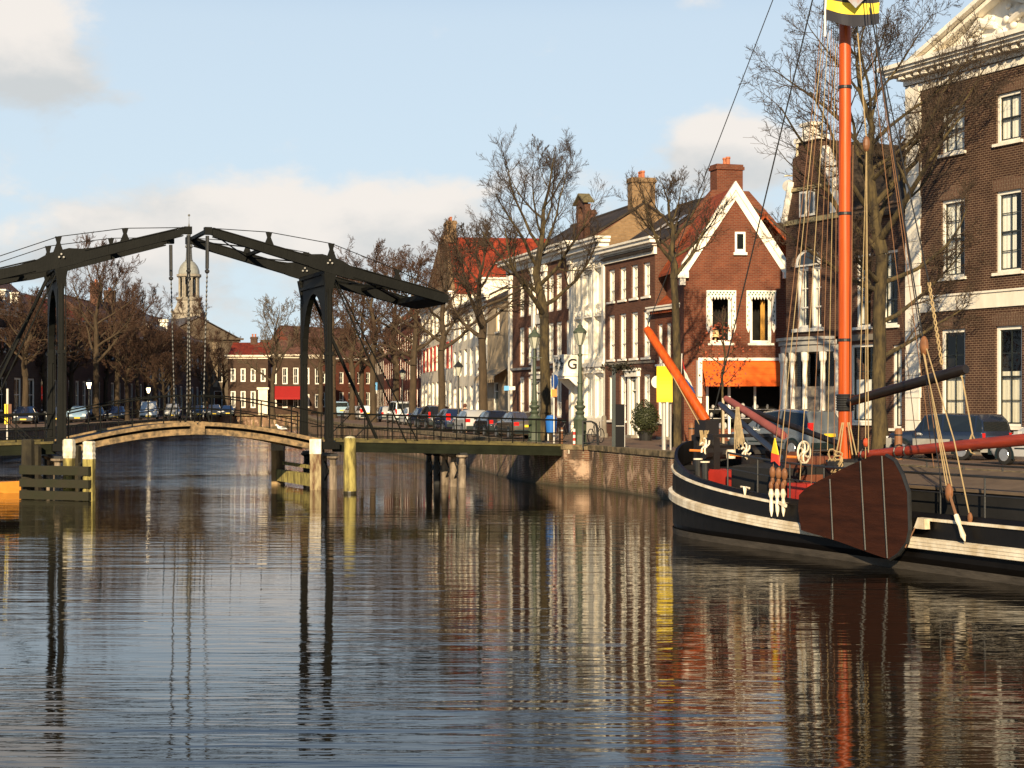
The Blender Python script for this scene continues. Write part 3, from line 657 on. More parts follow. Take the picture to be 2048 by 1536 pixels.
for i in range(n): a_,b_=xs[i],xs[i+1]; q.quad((a_,bow(a_)+.06,.7),(b_,bow(b_)+.06,.7),(b_,bow(b_)+.06,4.05),(a_,bow(a_)+.06,4.05))
sw=q.build('shop_window',GLASS,H.root)
for x in (0,.85,1.75,2.6,3.5,w_-.2):
    MB().lathe([(.16,.703),(.16,.9),(.11,.95),(.10,3.6),(.15,3.7),(.17,4.04)],(x,bow(x),0),10).build('shop_column',WHITE,H.root)
MB().box(.1,w_-.3,-.25,-.2,.9,2.6).build('shop_display',plain('shop_goods',(.25,.2,.15),.8,.8,3,col2=(.05,.05,.08)),H.root)
H.roof_y(9.7,13.0,T_DARK,y0=.4,xr=xm)
# red gable house with orange awning
H=House('gable_house','red brick gable house with white bargeboards and an orange shop awning',(8.5,84),(13.6,84.35),8,8.6,BR_RED)
w_=H.w
for a_ in (1.3,3.3):
    H.win(a_,a_+1.08,4.85,7.2,1,1,sash=WOODWHITE,fw=.10)
H.op.append((1.15,w_-.25,.1,2.9))
H.walls(top=[(0,8.6),(w_,8.6),(w_/2,12.2)])
for i,a_ in enumerate((1.3,3.3)):      # scalloped window valances with green check
    q=MB(); q.box(a_-.2,a_+1.28,-.14,-.01,7.15,7.45); vo=q.build('window_valance',WHITE,H.root)
    q=MB()
    for k in range(9): q.prism([(a_-.15+k*.155,7.15),(a_-.02+k*.155,7.15),(a_-.085+k*.155,6.98)],-.13,-.06)
    for sx in (a_-.2,a_+1.08): 
        q.prism([(sx,5.6),(sx+.1,5.35),(sx+.2,5.6),(sx+.2,7.148),(sx,7.148)],-.10,-.012)
    q.build('valance_boards',WHITE,vo)
    q=MB(); rr=random.Random(i)
    for k in range(8):
        q.box(a_-.12+k*.17,a_-.05+k*.17,-.146,-.141,7.2,7.28); q.box(a_-.05+k*.17,a_+.02+k*.17,-.146,-.141,7.3,7.38)
    for sx in (a_-.16,a_+1.12):
        for k in range(6): q.box(sx+(.06 if k%2 else 0),sx+(.11 if k%2 else .05),-.106,-.101,5.7+k*.22,5.8+k*.22)
    q.build('valance_check',plain('valance_green',(.03,.1,.04),.6,.1,3),vo)
    MB().box(a_+.62,a_+.84,.45,.5,4.95,7.0).build('curtain',plain('curtain_ochre',(.55,.27,.05),.8,.3,3,stretch=(10,1,1)),H.root) if i else MB().lathe([(.05,4.87),(.05,5.15),(.26,5.16),(.14,5.5)],(a_+.35,.42,0),10).build('table_lamp',plain('lampshade',(.7,.5,.25),.8,.1),H.root)
# bargeboards
q=MB()
for sg in (0,1):
    xe=-.12 if not sg else w_+.12; 
    q.bar((xe,-.12,8.45),(w_/2,-.12,12.45),.34,.42,up=(0,1,0)) if False else None
    ang=(12.5-8.5)/(w_/2+.12)
    e=Vector((xe,0,8.35)); a_=Vector((w_/2,0,12.42)); dn=Vector((0,0,1))
    q.add([e+Vector((0,-.2,-.0)),a_+Vector((0,-.2,0)),a_+Vector((0,-.2,.44)),e+Vector((0,-.2,.44)),e+Vector((0,.2,0)),a_+Vector((0,.2,0)),a_+Vector((0,.2,.44)),e+Vector((0,.2,.44))],[(0,1,2,3),(7,6,5,4),(0,4,5,1),(2,6,7,3),(3,7,4,0)])
    q.add([e+Vector((0,-.1,-.45)),a_+Vector((0,-.1,-.5)),a_+Vector((0,-.1,0)),e+Vector((0,-.1,0)),e+Vector((0,0.0,-.45)),a_+Vector((0,0.0,-.5))],[(0,1,2,3),(0,4,5,1)])
    q.box(xe-.25 if not sg else xe-.3,xe+.3 if not sg else xe+.25,-.35,.3,8.05,8.35); q.box(xe-.12,xe+.15,-.25,.1,7.7,8.047)
q.build('bargeboard',WHITE,H.root)
o=MB().box(w_/2-.02,w_/2+.5,-.06,-.004,9.35,10.35).build('window',WOODWHITE,H.root); MB().box(w_/2+.08,w_/2+.40,-.068,-.062,9.5,10.25).build('pane',GLASSD,o); MB().box(w_/2-.1,w_/2+.58,-.16,-.003,9.2,9.34).build('sill',WHITE,o)
q=MB()
for xe in (-.12,w_+.12):      # the house stands askew on its plot: its ridge runs back slightly to the left
    v=[(xe,.21,8.45),(xe-.35,5.2,8.45),(w_/2-.35,5.2,12.5),(w_/2,.21,12.5)]; v+=[(a_,b_,c_+.12) for a_,b_,c_ in v]
    q.add(v,[(0,1,2,3),(7,6,5,4),(0,4,5,1),(1,5,6,2),(2,6,7,3),(3,7,4,0)])
q.build('roof',T_ORANGE,H.root,uv='z')
AWN=plain('awning_orange',(.75,.115,.008),.8,.12,2)
aw=MB(); z1,z0=3.95,2.75; aw.add([(.85,-.05,z1),(w_-.02,-.05,z1),(w_-.02,-1.25,z0+.14),(.85,-1.25,z0+.14),(.85,-1.27,z0-.05),(w_-.02,-1.27,z0-.05),(.85,-.05,z1-.02),(.85,-1.25,z0+.1),(w_-.02,-.05,z1-.02),(w_-.02,-1.25,z0+.1)],[(0,3,2,1),(3,4,5,2)])
awo=aw.build('awning',AWN,H.root)
q=MB(); 
for zz in (.33,.62): q.box(.85,w_-.02,-.06-1.2*zz-.006,-.05-1.2*zz,z1-1.06*zz+.004,z1-1.06*zz+.016)
q.bar((.88,-.05,2.9),(.88,-1.2,2.85),.03,.03); q.bar((w_-.1,-.05,2.9),(w_-.1,-1.2,2.85),.03,.03); q.build('awning_frame',plain('awning_seam',(.5,.1,.01),.8),awo)
MB().box(.7,w_,-.14,-.004,3.98,4.12).build('fascia',WHITE,H.root)
q=MB().box(.6,.82,-.5,-.004,2.2,3.977); q.prism([(.6,2.2),(.82,2.2),(.82,1.9),(.71,1.7),(.6,1.9)],-.35,-.01); q.build('corbel_board',WHITE,H.root)
q=MB().box(1.1,1.22,-.03,.1,.1,2.88).box(2.2,2.32,-.03,.1,.1,2.88).box(3.5,3.6,-.03,.1,.1,2.88).box(w_-.3,w_-.2,-.03,.1,.1,2.88); q.build('shopfront_frame',WOODWHITE,H.root)
MB().quad((1.22,.05,.6),(w_-.3,.05,.6),(w_-.3,.05,2.88),(1.22,.05,2.88)).build('shop_window',GLASS,H.root)
MB().box(1.22,w_-.3,-.02,.12,.08,.6).build('stall_riser',BR_RED,H.root)
q=MB(); rr=random.Random(8)
for i in range(34): 
    x=rr.uniform(1.4,w_-.6); zz=rr.choice([.65,1.15,1.6]); q.ball((x,rr.uniform(.25,.6),zz+.1),rr.uniform(.05,.13),7,5,(1,.8,rr.uniform(.8,1.8)))
q.box(1.25,w_-.4,.2,.65,1.1,1.13); q.box(1.25,w_-.4,.2,.65,1.55,1.58); q.build('shop_display',plain('shop_crockery',(.6,.55,.48),.4,.5,3,col2=(.1,.1,.2)),H.root)
GABLE=H
# small house with dormer between
pL5=online(1210,(9.17,84),17.4); pM=online(1310,(9.17,84),17.4); pR5=(9.17,84.0)
H=House('dormer_house','low red brick house with white dormer on its steep tiled roof',pM,(8.65,85.66),9,6.75,BR_RED)
for a_,b_ in ((.35,1.0),(1.5,2.15),(2.75,3.4)):
    H.win(a_,b_,3.9,6.0,2,2,sash=WOODWHITE,curt='sides',cmat=CURT)
H.win(.3,1.0,.9,3.0,2,2,sash=WOODWHITE,curt='full'); H.win(2.6,3.5,.8,3.0,2,2,sash=WOODWHITE,curt='low'); H.door(1.35,2.25,2.7,plain('door_black_green',(.02,.03,.025),.3))
H.walls(gx=11.4,no_right=True); H.cornice(6.55,[(.12,.1),(.16,.34),(.08,.4)]); H.roof_x(4.6,T_ORANGE)
H.dormer(.7,2.5,.75,7.5,9.3,3.0,WHITE)
# brown brick house with tall chimney
H=House('brick_house','brown brick house with long white cornice, dark skylit roof and large brick chimney',pL5,pM,9,10.0,BR_BROWN)
w_=H.w; print('R5 w',w_)
for i in range(4):
    x=.55+i*1.75
    H.win(x,x+.95,7.55,9.35,2,3,sash=WOODWHITE,curt='full',cmat=CURT)
    H.win(x,x+.95,4.3,6.8,2,3,sash=WOODWHITE,curt='full')
    if i!=2: H.win(x,x+.95,.9,3.4,2,3,sash=WOODWHITE,curt='full')
H.door(.55+3.5,.55+4.45,3.2,plain('door_black_green',(.02,.03,.025),.3),.6,surround=True)
H.walls(gx=12.9); H.cornice(9.7,[(.45,.12),(.12,.28),(.2,.5),(.12,.6)]); o=H.roof_x(3.0,T_DARK)
MB().box(-.02,w_,-.06,-.004,4.0,4.12).build('string_course',STONE,H.root)
for xx in (3.3,4.9):
    k=3.0/4.5; q=MB(); q.add([(xx,1.6,10+1.6*k+.26),(xx+.7,1.6,10+1.6*k+.26),(xx+.7,2.8,10+2.8*k+.26),(xx,2.8,10+2.8*k+.26)],[(0,1,2,3)]); q.build('skylight',plain('skylight_glass',(.5,.55,.6),.08,.1),o)
H.chimney(w_-.45,4.3,11.6,14.6,.9,1.5,BR_RED,2)
q=MB().add([(w_+.02,.6,10.2),(w_+.02,8.4,10.2),(w_+.02,5.4,13.2),(w_+.02,3.3,13.2),(w_-.35,.6,10.2),(w_-.35,8.4,10.2),(w_-.35,5.4,13.2),(w_-.35,3.3,13.2)],[(0,1,2,3),(0,3,7,4),(3,2,6,7),(1,5,6,2)]); q.build('chimney_breast',BR_RED,H.root)
# white house
AA=(pL5[0],pL5[1]); pL6=online(1147,AA,15)
H=House('white_house','white stuccoed house with tall blinded windows, carved heads and heavy cornice',pL6,pL5,9,10.3,CREAM)
w_=H.w; print('R6 w',w_)
for j,(a_,b_) in enumerate(((.55,1.65),(2.2,3.9),(4.25,5.9))):
    if b_>w_-.2: b_=w_-.25
    for z0,z1 in ((7.55,9.6),(4.4,6.8)) : H.win(a_,b_,z0,z1,2,1,sash=WOODWHITE,curt='full',sill=False,fw=.1)
    if j: H.win(a_,b_,1.0,3.55,2,1,sash=WOODWHITE,curt='full',sill=False,fw=.1)
H.door(.55,1.65,3.2,plain('door_dark_green',(.02,.05,.035),.35),.7)
H.walls(); H.cornice(10.0,[(.5,.14),(.2,.3),(.25,.55),(.2,.75),(.12,.85)]); 
q=MB(); 
for x in (-.05,1.85,4.0,w_-.3): q.box(x,x+.32,-.12,-.004,4.0,9.95)
q.build('pilaster',WHITE,H.root)
for x in (1.1,3.05,5.05):
    for z in (9.62,6.85,3.6): H.scroll(x,z,1.4,.55)
MB().box(-.1,w_,-.18,-.004,3.95,4.2).build('string_course',WHITE,H.root)
# balcony above the door with carved panels, one bearing a curled letter
q=MB(); q.box(-.35,2.05,-1.25,-.13,3.45,3.65); q.box(-.28,1.98,-1.15,-.13,3.30,3.447)
for x in (-.28,1.85): q.prism([(-.13,3.3),(-.9,3.3),(-.13,2.6)],x,x+.14,axis='x')
ba=q.build('balcony',WHITE,H.root)
q=MB(); q.box(-.3,2.0,-1.2,-1.12,3.652,3.75); q.box(-.3,2.0,-1.2,-1.12,4.6,4.72)
for x in (-.3,.79,1.88): q.box(x,x+.12,-1.2,-1.12,3.753,4.597)
q.box(-.3,-.22,-1.1,-.14,3.652,4.72); q.box(1.9,1.96,-1.1,-.14,3.78,4.58); q.box(1.88,2.0,-1.1,-.14,3.652,3.777); q.box(1.88,2.0,-1.1,-.14,4.583,4.72); q.box(1.88,2.0,-.26,-.14,3.78,4.58)
q.box(-.18,.79,-1.15,-1.13,3.753,4.597); q.box(.91,1.88,-1.15,-1.13,3.753,4.597); q.build('balcony_panel',WHITE,ba)
fc=bpy.data.curves.new('balcony_letter','FONT'); fc.body='G'; fc.size=.85; fc.extrude=.03; fc.offset=.012; fc.align_x='CENTER'
ft=bpy.data.objects.new('letter_source',fc); C.objects.link(ft); lm=bpy.data.meshes.new_from_object(ft); bpy.data.objects.remove(ft); lm.materials.clear(); lm.materials.append(IRON)
fo=link('balcony_letter',lm,ba); fo.location=(1.965,-.68,3.88); fo.rotation_euler=(R(90),0,R(90))
q=MB(); rr=random.Random(3)
for i in range(20): 
    x=rr.uniform(-.05,1.7); z=rr.uniform(3.85,4.5); q.tube([(x+.1*math.cos(t),-1.165,z+.1*math.sin(t)) for t in [k*.8 for k in range(7)]],.022,5)
q.build('balcony_scrollwork',IRON,ba)
# long brick house with white pilasters
pL7=online(1018,pL6,15)
H=House('pilastered_house','long brown brick house with white pilasters and a small bell dormer on its roof',pL7,pL6,9,11.2,BR_BROWN)
w_=H.w; print('RA w',w_)
wx=[H.fx(p) for p in (1043,1060,1101,1117,1137)]
for i,x in enumerate(wx):
    for z0,z1 in ((7.6,9.9),(4.35,6.9),(.95,3.6)):
        if i==4 and z0<2: continue
        H.win(x-.62,x+.62,z0,z1,2,3,sash=WOODWHITE,curt='sides',sill=False,fw=.14)
xd=H.fx(1077); H.door(xd-.7,xd+.7,3.3,plain('door_dark_green',(.02,.05,.035),.35),.7,surround=True)
H.win(xd-.75,xd+.75,4.6,6.9,2,2,sash=WOODWHITE,curt='full',sill=False); H.win(xd-.75,xd+.75,7.6,9.9,2,2,sash=WOODWHITE,curt='full',sill=False)
H.walls(gx=13.9)
q=MB()
for px in (1021,1067,1090,1143): 
    x=H.fx(px); x=min(max(x,.02),w_-.45); q.box(x-.0,x+.5,-.16,-.004,0,10.2); q.box(x-.12,x+.62,-.28,-.004,10.203,10.6)
q.build('pilaster',WHITE,H.root)
q=MB().box(xd-.95,xd-.76,-.1,-.004,4.3,10.1).box(xd+.76,xd+.95,-.1,-.004,4.3,10.1).box(xd-.75,xd+.75,-.08,-.004,6.95,7.55); q.build('centre_bay',WHITE,H.root)
MB().box(-.02,w_+.02,-.14,-.004,4.05,4.2).build('string_course',LEAD,H.root)
H.cornice(10.7,[(.35,.18),(.15,.4),(.25,.65),(.12,.75)]); H.roof_x(2.75,T_DARK)
MB().add([(w_+.03,.2,11.1),(w_+.03,8.8,11.1),(w_+.03,4.5,13.95)],[(0,1,2)]).build('gable_wall',BR_TAN,H.root)
H.chimney(w_-.5,4.5,13.4,15.6,.8,1.5,BR_TAN,4); H.chimney(2.0,5.0,13.4,15.0,1.3,.8,BR_BROWN,3)
# brick bell dormer with an open arch
x=w_-1.7; q=MB(); q.box(x,x+.4,.7,1.05,11.8,13.9); q.box(x+1.3,x+1.7,.7,1.05,11.8,13.9); q.box(x,x+1.7,.7,1.05,11.2,12.6)
ar=[(x+.4,13.3)]+[(x+.85-.45*math.cos(math.pi*i/8),13.3+.42*math.sin(math.pi*i/8)) for i in range(9)]+[(x+1.3,13.903),(x+.4,13.903)]
q.prism([(x+.4,13.4),(x+.55,13.7),(x+.85,13.82),(x+1.15,13.7),(x+1.3,13.4),(x+1.3,13.98),(x+.4,13.98)],.7,1.05)
q.prism([(x-.1,13.983),(x+1.8,13.983),(x+.85,14.45)],.72,1.03)
bd=q.build('bell_dormer',BR_BROWN,H.root); MB().bar((x-.25,.9,13.98),(x+.85,.9,14.55),.7,.1).bar((x+1.95,.9,13.98),(x+.85,.9,14.55),.7,.1).build('dormer_roof',plain('dormer_tiles',(.16,.13,.06),.7,.4,4),bd)
# further along the row
def simple(name,label,pL,pR,h,rh,mat,roofm,floors,n,sash=WOODWHITE,clear=False,corn=WHITE,depth=9,curt=None,cat='house',wfrac=.5,roof='x',fr=None,cornice=True,group=None):
    H=House(name,label,pL,pR,depth,h,mat,cat,group)
    for z0,z1 in floors:
        for i in range(n):
            cx=H.w*(i+.5)/n; ww=H.w/n*wfrac
            H.win(cx-ww/2,cx+ww/2,z0,z1,2,2,sash=sash,curt=curt,sill=False,clear=clear,fw=fr or .13)
    H.walls(gx=h+rh if roof=='x' else None)
    if cornice: H.cornice(h-.25,[(.25,.12),(.12,.3),(.14,.42)],corn)
    if roof=='x': H.roof_x(rh,roofm)
    elif roof=='hip': H.hip(rh,roofm)
    return H
p8=online(975,pL7,12)
H=House('stucco_house','narrow beige stucco house front above a fringed awning and dark green door',p8,pL7,9,9.2,plain('beige_stucco',(.42,.32,.2),.85,.35,.8,.3,10))
H.door(H.w*.3,H.w*.3+1.6,3.3,plain('door_green',(.02,.045,.03),.35),.6); H.win(H.w*.5-.6,H.w*.5+.6,6.9,8.6,2,2,sash=WOODWHITE,curt='sides'); H.walls(gx=11.5); H.roof_x(2.3,T_DARK)
q=MB(); q.add([(.1,-.02,4.3),(H.w-.1,-.02,4.3),(H.w-.1,-1.0,3.7),(.1,-1.0,3.7),(.1,-1.02,3.45),(H.w-.1,-1.02,3.45)],[(0,3,2,1),(3,4,5,2)])
for i in range(12): xx=.1+(H.w-.2)*i/12; q.box(xx+.1,xx+.34,-1.03,-1.01,3.25,3.45)
q.build('awning',plain('awning_beige',(.4,.3,.18),.85,.3,4),H.root)
p9=online(905,p8,8)
H=simple('white_house','white house front with dark roof and white dormer beside the beige stucco house',p9,p8,9.6,2.2,CREAM,T_DARK,[(6.9,8.8),(4.0,6.2),(.8,3.2)],6,clear=True,curt='full')
H.dormer(H.w-10,H.w-7.2,.5,9.9,11.4,3,WHITE)
p10=online(842,p9,8)
H=simple('shuttered_house','white house with red shutters, tan gable and tall orange red roof further down the row',p10,p9,11.4,3.6,CREAM,T_RED,[(8.2,10.4),(4.9,7.3),(.8,3.8)],8,clear=True,curt='full',roof='y',cornice=False)
for j in range(8):
    cx=H.w*(j+.5)/8; ww=H.w/8*.5
    for sg in (-1,1): MB().box(cx+sg*(ww/2+.42)-.3,cx+sg*(ww/2+.42)+.3,-.06,-.004,4.9,7.3).build('shutter',plain('shutter_red',(.42,.035,.02),.5,.2),H.root)
xr=H.fx(884); zr=17.3
MB().add([(0,-.012,11.4),(H.w,-.012,11.4),(xr+1.2,-.012,zr),(xr-1.2,-.012,zr),(0,.3,11.4),(H.w,.3,11.4),(xr+1.2,.3,zr),(xr-1.2,.3,zr)],[(0,1,2,3),(7,6,5,4),(1,5,6,2),(0,3,7,4),(3,2,6,7)]).build('gable_wall',BR_TAN,H.root)
q=MB()
for xe in (-.1,H.w+.1):
    v=[(xe,.31,11.35),(xe,12.5,11.35),(xr,12.5,zr-.25),(xr,.31,zr-.25)]; v+=[(a_,b_,c_+.15) for a_,b_,c_ in v]
    q.add(v,[(0,1,2,3),(7,6,5,4),(0,4,5,1),(1,5,6,2),(2,6,7,3),(3,7,4,0)])
q.build('roof',T_RED,H.root,uv='z'); H.chimney(xr+.1,.75,16.6,18.6,2.6,.9,BR_TAN,2); H.cornice(11.1,[(.25,.12),(.12,.3),(.14,.42)])
p11=online(803,p10,8); H=simple('brick_house','red brick house with steep red roof just past the shuttered white house',p11,p10,11,4,BR_REDBACK,T_RED,[(7.6,9.8),(4.4,6.8),(.8,3.4)],8)
p12=online(768,p11,7.5); H=simple('brick_house','tall red brick house with grey roof far down the right bank behind trees',p12,p11,12,3.5,BR_REDBACK,T_GREY,[(8.4,10.6),(4.9,7.3),(.8,3.8)],9)
p13=online(735,p12,7.5); H=simple('brick_house','farthest brown house of the right bank row where the street fades',p13,p12,9.5,3.5,BR_GREY,T_RED,[(6,8),(.8,3.8)],12)
# behind the gable house
H=House('back_house','dark tiled house roof with chimney rising behind the gable house',(11.5,101),(19.5,99),8,8.2,BR_BROWN)
H.walls(gx=12.6); H.roof_x(4.4,T_DARK); H.chimney(5.2,3.2,10,14.2,1.5,.8,BR_BROWN,2); 
MB().tube([(5.2,3.0,14.2),(5.2,3.0,17.6)],.14,8).tube([(4.4,3.0,15.6),(7.4,3.0,15.6)],.05,6).build('antenna_mast',plain('antenna_cream',(.6,.5,.33),.6),H.root)
q=MB().lathe([(.0,0),(.2,.03),(.34,.1),(.4,.18)],(0,0,0),12); o=q.build('satellite_dish',plain('dish_grey',(.35,.33,.3),.5),H.root); o.location=(4.7,2.8,14.9); o.rotation_euler=(R(70),R(-25),0)
H=House('alley_house','orange tiled annexe roof in the gap beside the gable house',(13.9,88),(17.5,86.8),7,7.0,BR_RED); H.walls(gx=11); H.roof_x(4,T_ORANGE)
# ---------------------------------------------------------------- end of the canal
BR_END=brick('brick_end_brown',(.05,.028,.018),(.07,.04,.026),(.07,.05,.04),bw=.5,bh=.2,var=.5); BR_END2=brick('brick_end_red',(.1,.025,.014),(.13,.035,.02),(.1,.07,.05),bw=.5,bh=.2,var=.5); HALL=plain('hall_stone',(.1,.075,.05),.85,.4,1.5)
def facing(px0,px1,D0,D1): return (PX(px0,D0),D0),(PX(px1,D1),D1)
a_,b_=facing(456,536,240,240); H=simple('red_roofed_house','brick house with low red roof facing down the canal at its far end',a_,b_,8.2,1.9,BR_END,tiles('tiles_dark_red',(.16,.022,.01)),[(4.7,6.6),(1.0,3.4)],4,corn=CREAM); H.chimney(3,4.5,9.5,11.2,.9,.9,BR_DARK,2)
o=MB().box(4.3,5.6,-.14,-.004,0,3.6).box(4.1,5.8,-.25,-.004,3.603,3.9).build('door_surround',CREAM,H.root)
a_,b_=facing(537,646,243,246); H=simple('awning_house','brick house with a red awning facing the canal end behind the bare tree',a_,b_,8.4,2.2,BR_END,T_BROWN,[(4.4,6.8),(1.0,3.0)],5,corn=CREAM)
q=MB().add([(.2,-.02,4.1),(5.2,-.02,4.1),(5.2,-2.2,2.5),(.2,-2.2,2.5),(.2,-2.22,2.2),(5.2,-2.22,2.2)],[(0,3,2,1),(3,4,5,2)]); q.build('awning',plain('awning_red',(.3,.012,.01),.8,.15),H.root)
a_,b_=facing(600,745,262,275); H=simple('brick_house','dull red house with brown red roof half hidden behind far trees',a_,b_,8.5,5,BR_END2,T_BROWN,[(4.7,6.6),(1.0,3.4)],8)
# ---------------------------------------------------------------- left bank
def LP(px): k=(px-1024)/F; D=44/(-k-.02); return (k*D,D)
def seg(p0,p1): return LP(p0),LP(p1)
a_,b_=seg(-150,101); H=simple('hip_roofed_house','shaded house with broad brown hipped roof at the left edge',a_,b_,10.2,4.6,BR_GREY,T_BROWN,[(6.5,8.8),(1,4.2)],8,roof='hip',corn=CREAM)
for xx in (18.0,22.5,27): H.dormer(xx,xx+1.8,-.05,10.4,12.2,3,WHITE)
a_,b_=seg(102,189); H=simple('brick_house','shaded brick house with bright red roof behind the drawbridge post',a_,b_,10.6,2.6,BR_DARK,T_RED,[(6.8,9),(1,4.2)],6)
a_,b_=seg(190,258); H=simple('brick_house','shaded house with plain brown roof right of the red roofed one',a_,b_,11.2,3.0,BR_DARK,T_BROWN,[(7,9.2),(1,4.2)],5); H.chimney(H.w-1,4,13,16.4,1.6,1.0,BR_BROWN,1)
a_,b_=seg(259,296); H=simple('gable_house','shaded house with brown brick gable and twin chimneys on the left bank',a_,b_,10,4.6,BR_BROWN,T_BROWN,[(6,8.2),(1,4.2)],4); H.chimney(1.5,4.5,13.5,17,2.0,1.1,BR_BROWN,2); H.chimney(9.5,4.5,13.5,16.5,2.4,1.1,BR_GREY,2)
a_,b_=seg(297,332); H=simple('grey_roofed_house','shaded house with grey hipped roof and white chimney before the church',a_,b_,12,3.6,BR_GREY,T_GREY,[(8,10),(4.5,6.8),(1,3.6)],4,roof='hip'); MB().box(H.w-2.4,H.w-1.2,-.6,.4,10.8,13.0).box(H.w-2.7,H.w-.9,-.8,.6,13.003,13.4).build('white_turret',WHITE,H.root)
a_,b_=seg(333,400); H=simple('dark_house','shaded dark brick house with brown roof beneath the church tower',a_,b_,11.2,3.2,BR_DARK,T_BROWN,[(7,9.2),(1,4.2)],6)
a_,b_=(-52.0,272),(-42.5,284)
H=House('pedimented_hall','pale stone hall with a pediment and tall pilasters beyond the left bank houses',(-55.8,268),(-44.0,274),16,11.9,HALL,'hall')
for i in range(3): H.win(2.3+i*3.4,3.7+i*3.4,5,9,2,3,clear=False,sill=False); H.win(2.3+i*3.4,3.7+i*3.4,1,3.6,2,2,clear=False,sill=False)
H.walls(top=[(0,11.9),(H.w,11.9),(H.w/2,15.2)]); H.cornice(11.5,[(.3,.2),(.3,.6)],HALL); H.roof_y(12.1,15.4,T_GREY,y0=.02)
q=MB()
for x in (.2,3.6,5.3,8.8,H.w-1.0): q.box(x,x+.8,-.3,-.004,4.2,11.4)
q.build('pilaster',plain('pale_stone',(.26,.2,.13),.8,.2,2),H.root)
# church tower
tx,ty=PX(378,285),285.0
CT=None
T=thing('church_tower','pale stone church lantern tower with dome and spire above the left bank roofs','church tower',(tx,ty,ST))
PS=plain('lantern_stone',(.3,.26,.2),.8,.3,1.5,col2=(.16,.14,.11))
q=MB().box(-4.6,4.6,-4,4,0,15.0); q.build('tower_base',BR_DARK,T)
q=MB().lathe([(5.6,15.0),(4.3,17.0)],(0,0,0),4,R(45)); q.build('lower_roof',T_GREY,T)
q=MB().box(-2.5,2.5,-2.5,2.5,16.6,18.1).box(-2.8,2.8,-2.8,2.8,18.103,18.4); q.lathe([(2.9,18.4),(2.3,19.6),(2.1,20.4)],(0,0,0),8,R(22.5)); q.lathe([(2.3,20.4),(2.3,20.6)],(0,0,0),8,R(22.5)); q.build('drum',PS,T)
q=MB()
for k in range(8):
    t=R(22.5+45*k); 
    for dt in (-.1,.1): q.lathe([(.16,20.6),(.14,24.4),(.2,24.5),(.2,24.7)],(1.75*math.cos(t+dt),1.75*math.sin(t+dt),0),7)
q.lathe([(2.35,20.6),(2.35,21.0)],(0,0,0),24); q.build('lantern_column',PS,T)
MB().lathe([(.55,20.6),(.55,24.7)],(0,0,0),8).build('lantern_core',ROOM,T)
q=MB().lathe([(2.1,24.7),(2.25,24.8),(2.25,25.2),(1.95,25.25)],(0,0,0),16); q.build('entablature',PS,T)
q=MB().lathe([(1.95,25.25),(1.9,25.9),(1.6,26.7),(1.05,27.4),(.6,27.7)],(0,0,0),16); shade_auto(q.build('dome',plain('dome_lead',(.25,.25,.22),.6,.3,2),T))
q=MB().lathe([(.75,27.7),(.6,28.0),(.5,30.0),(.75,30.2),(.65,30.5),(.35,30.8),(.3,33.5),(.05,34.6),(.04,36)],(0,0,0),8); q.ball((0,0,36.0),.22,8,6); q.build('spire',plain('spire_lead',(.14,.14,.13),.6,.3,2),T)

T.scale=(.92,.92,.92)
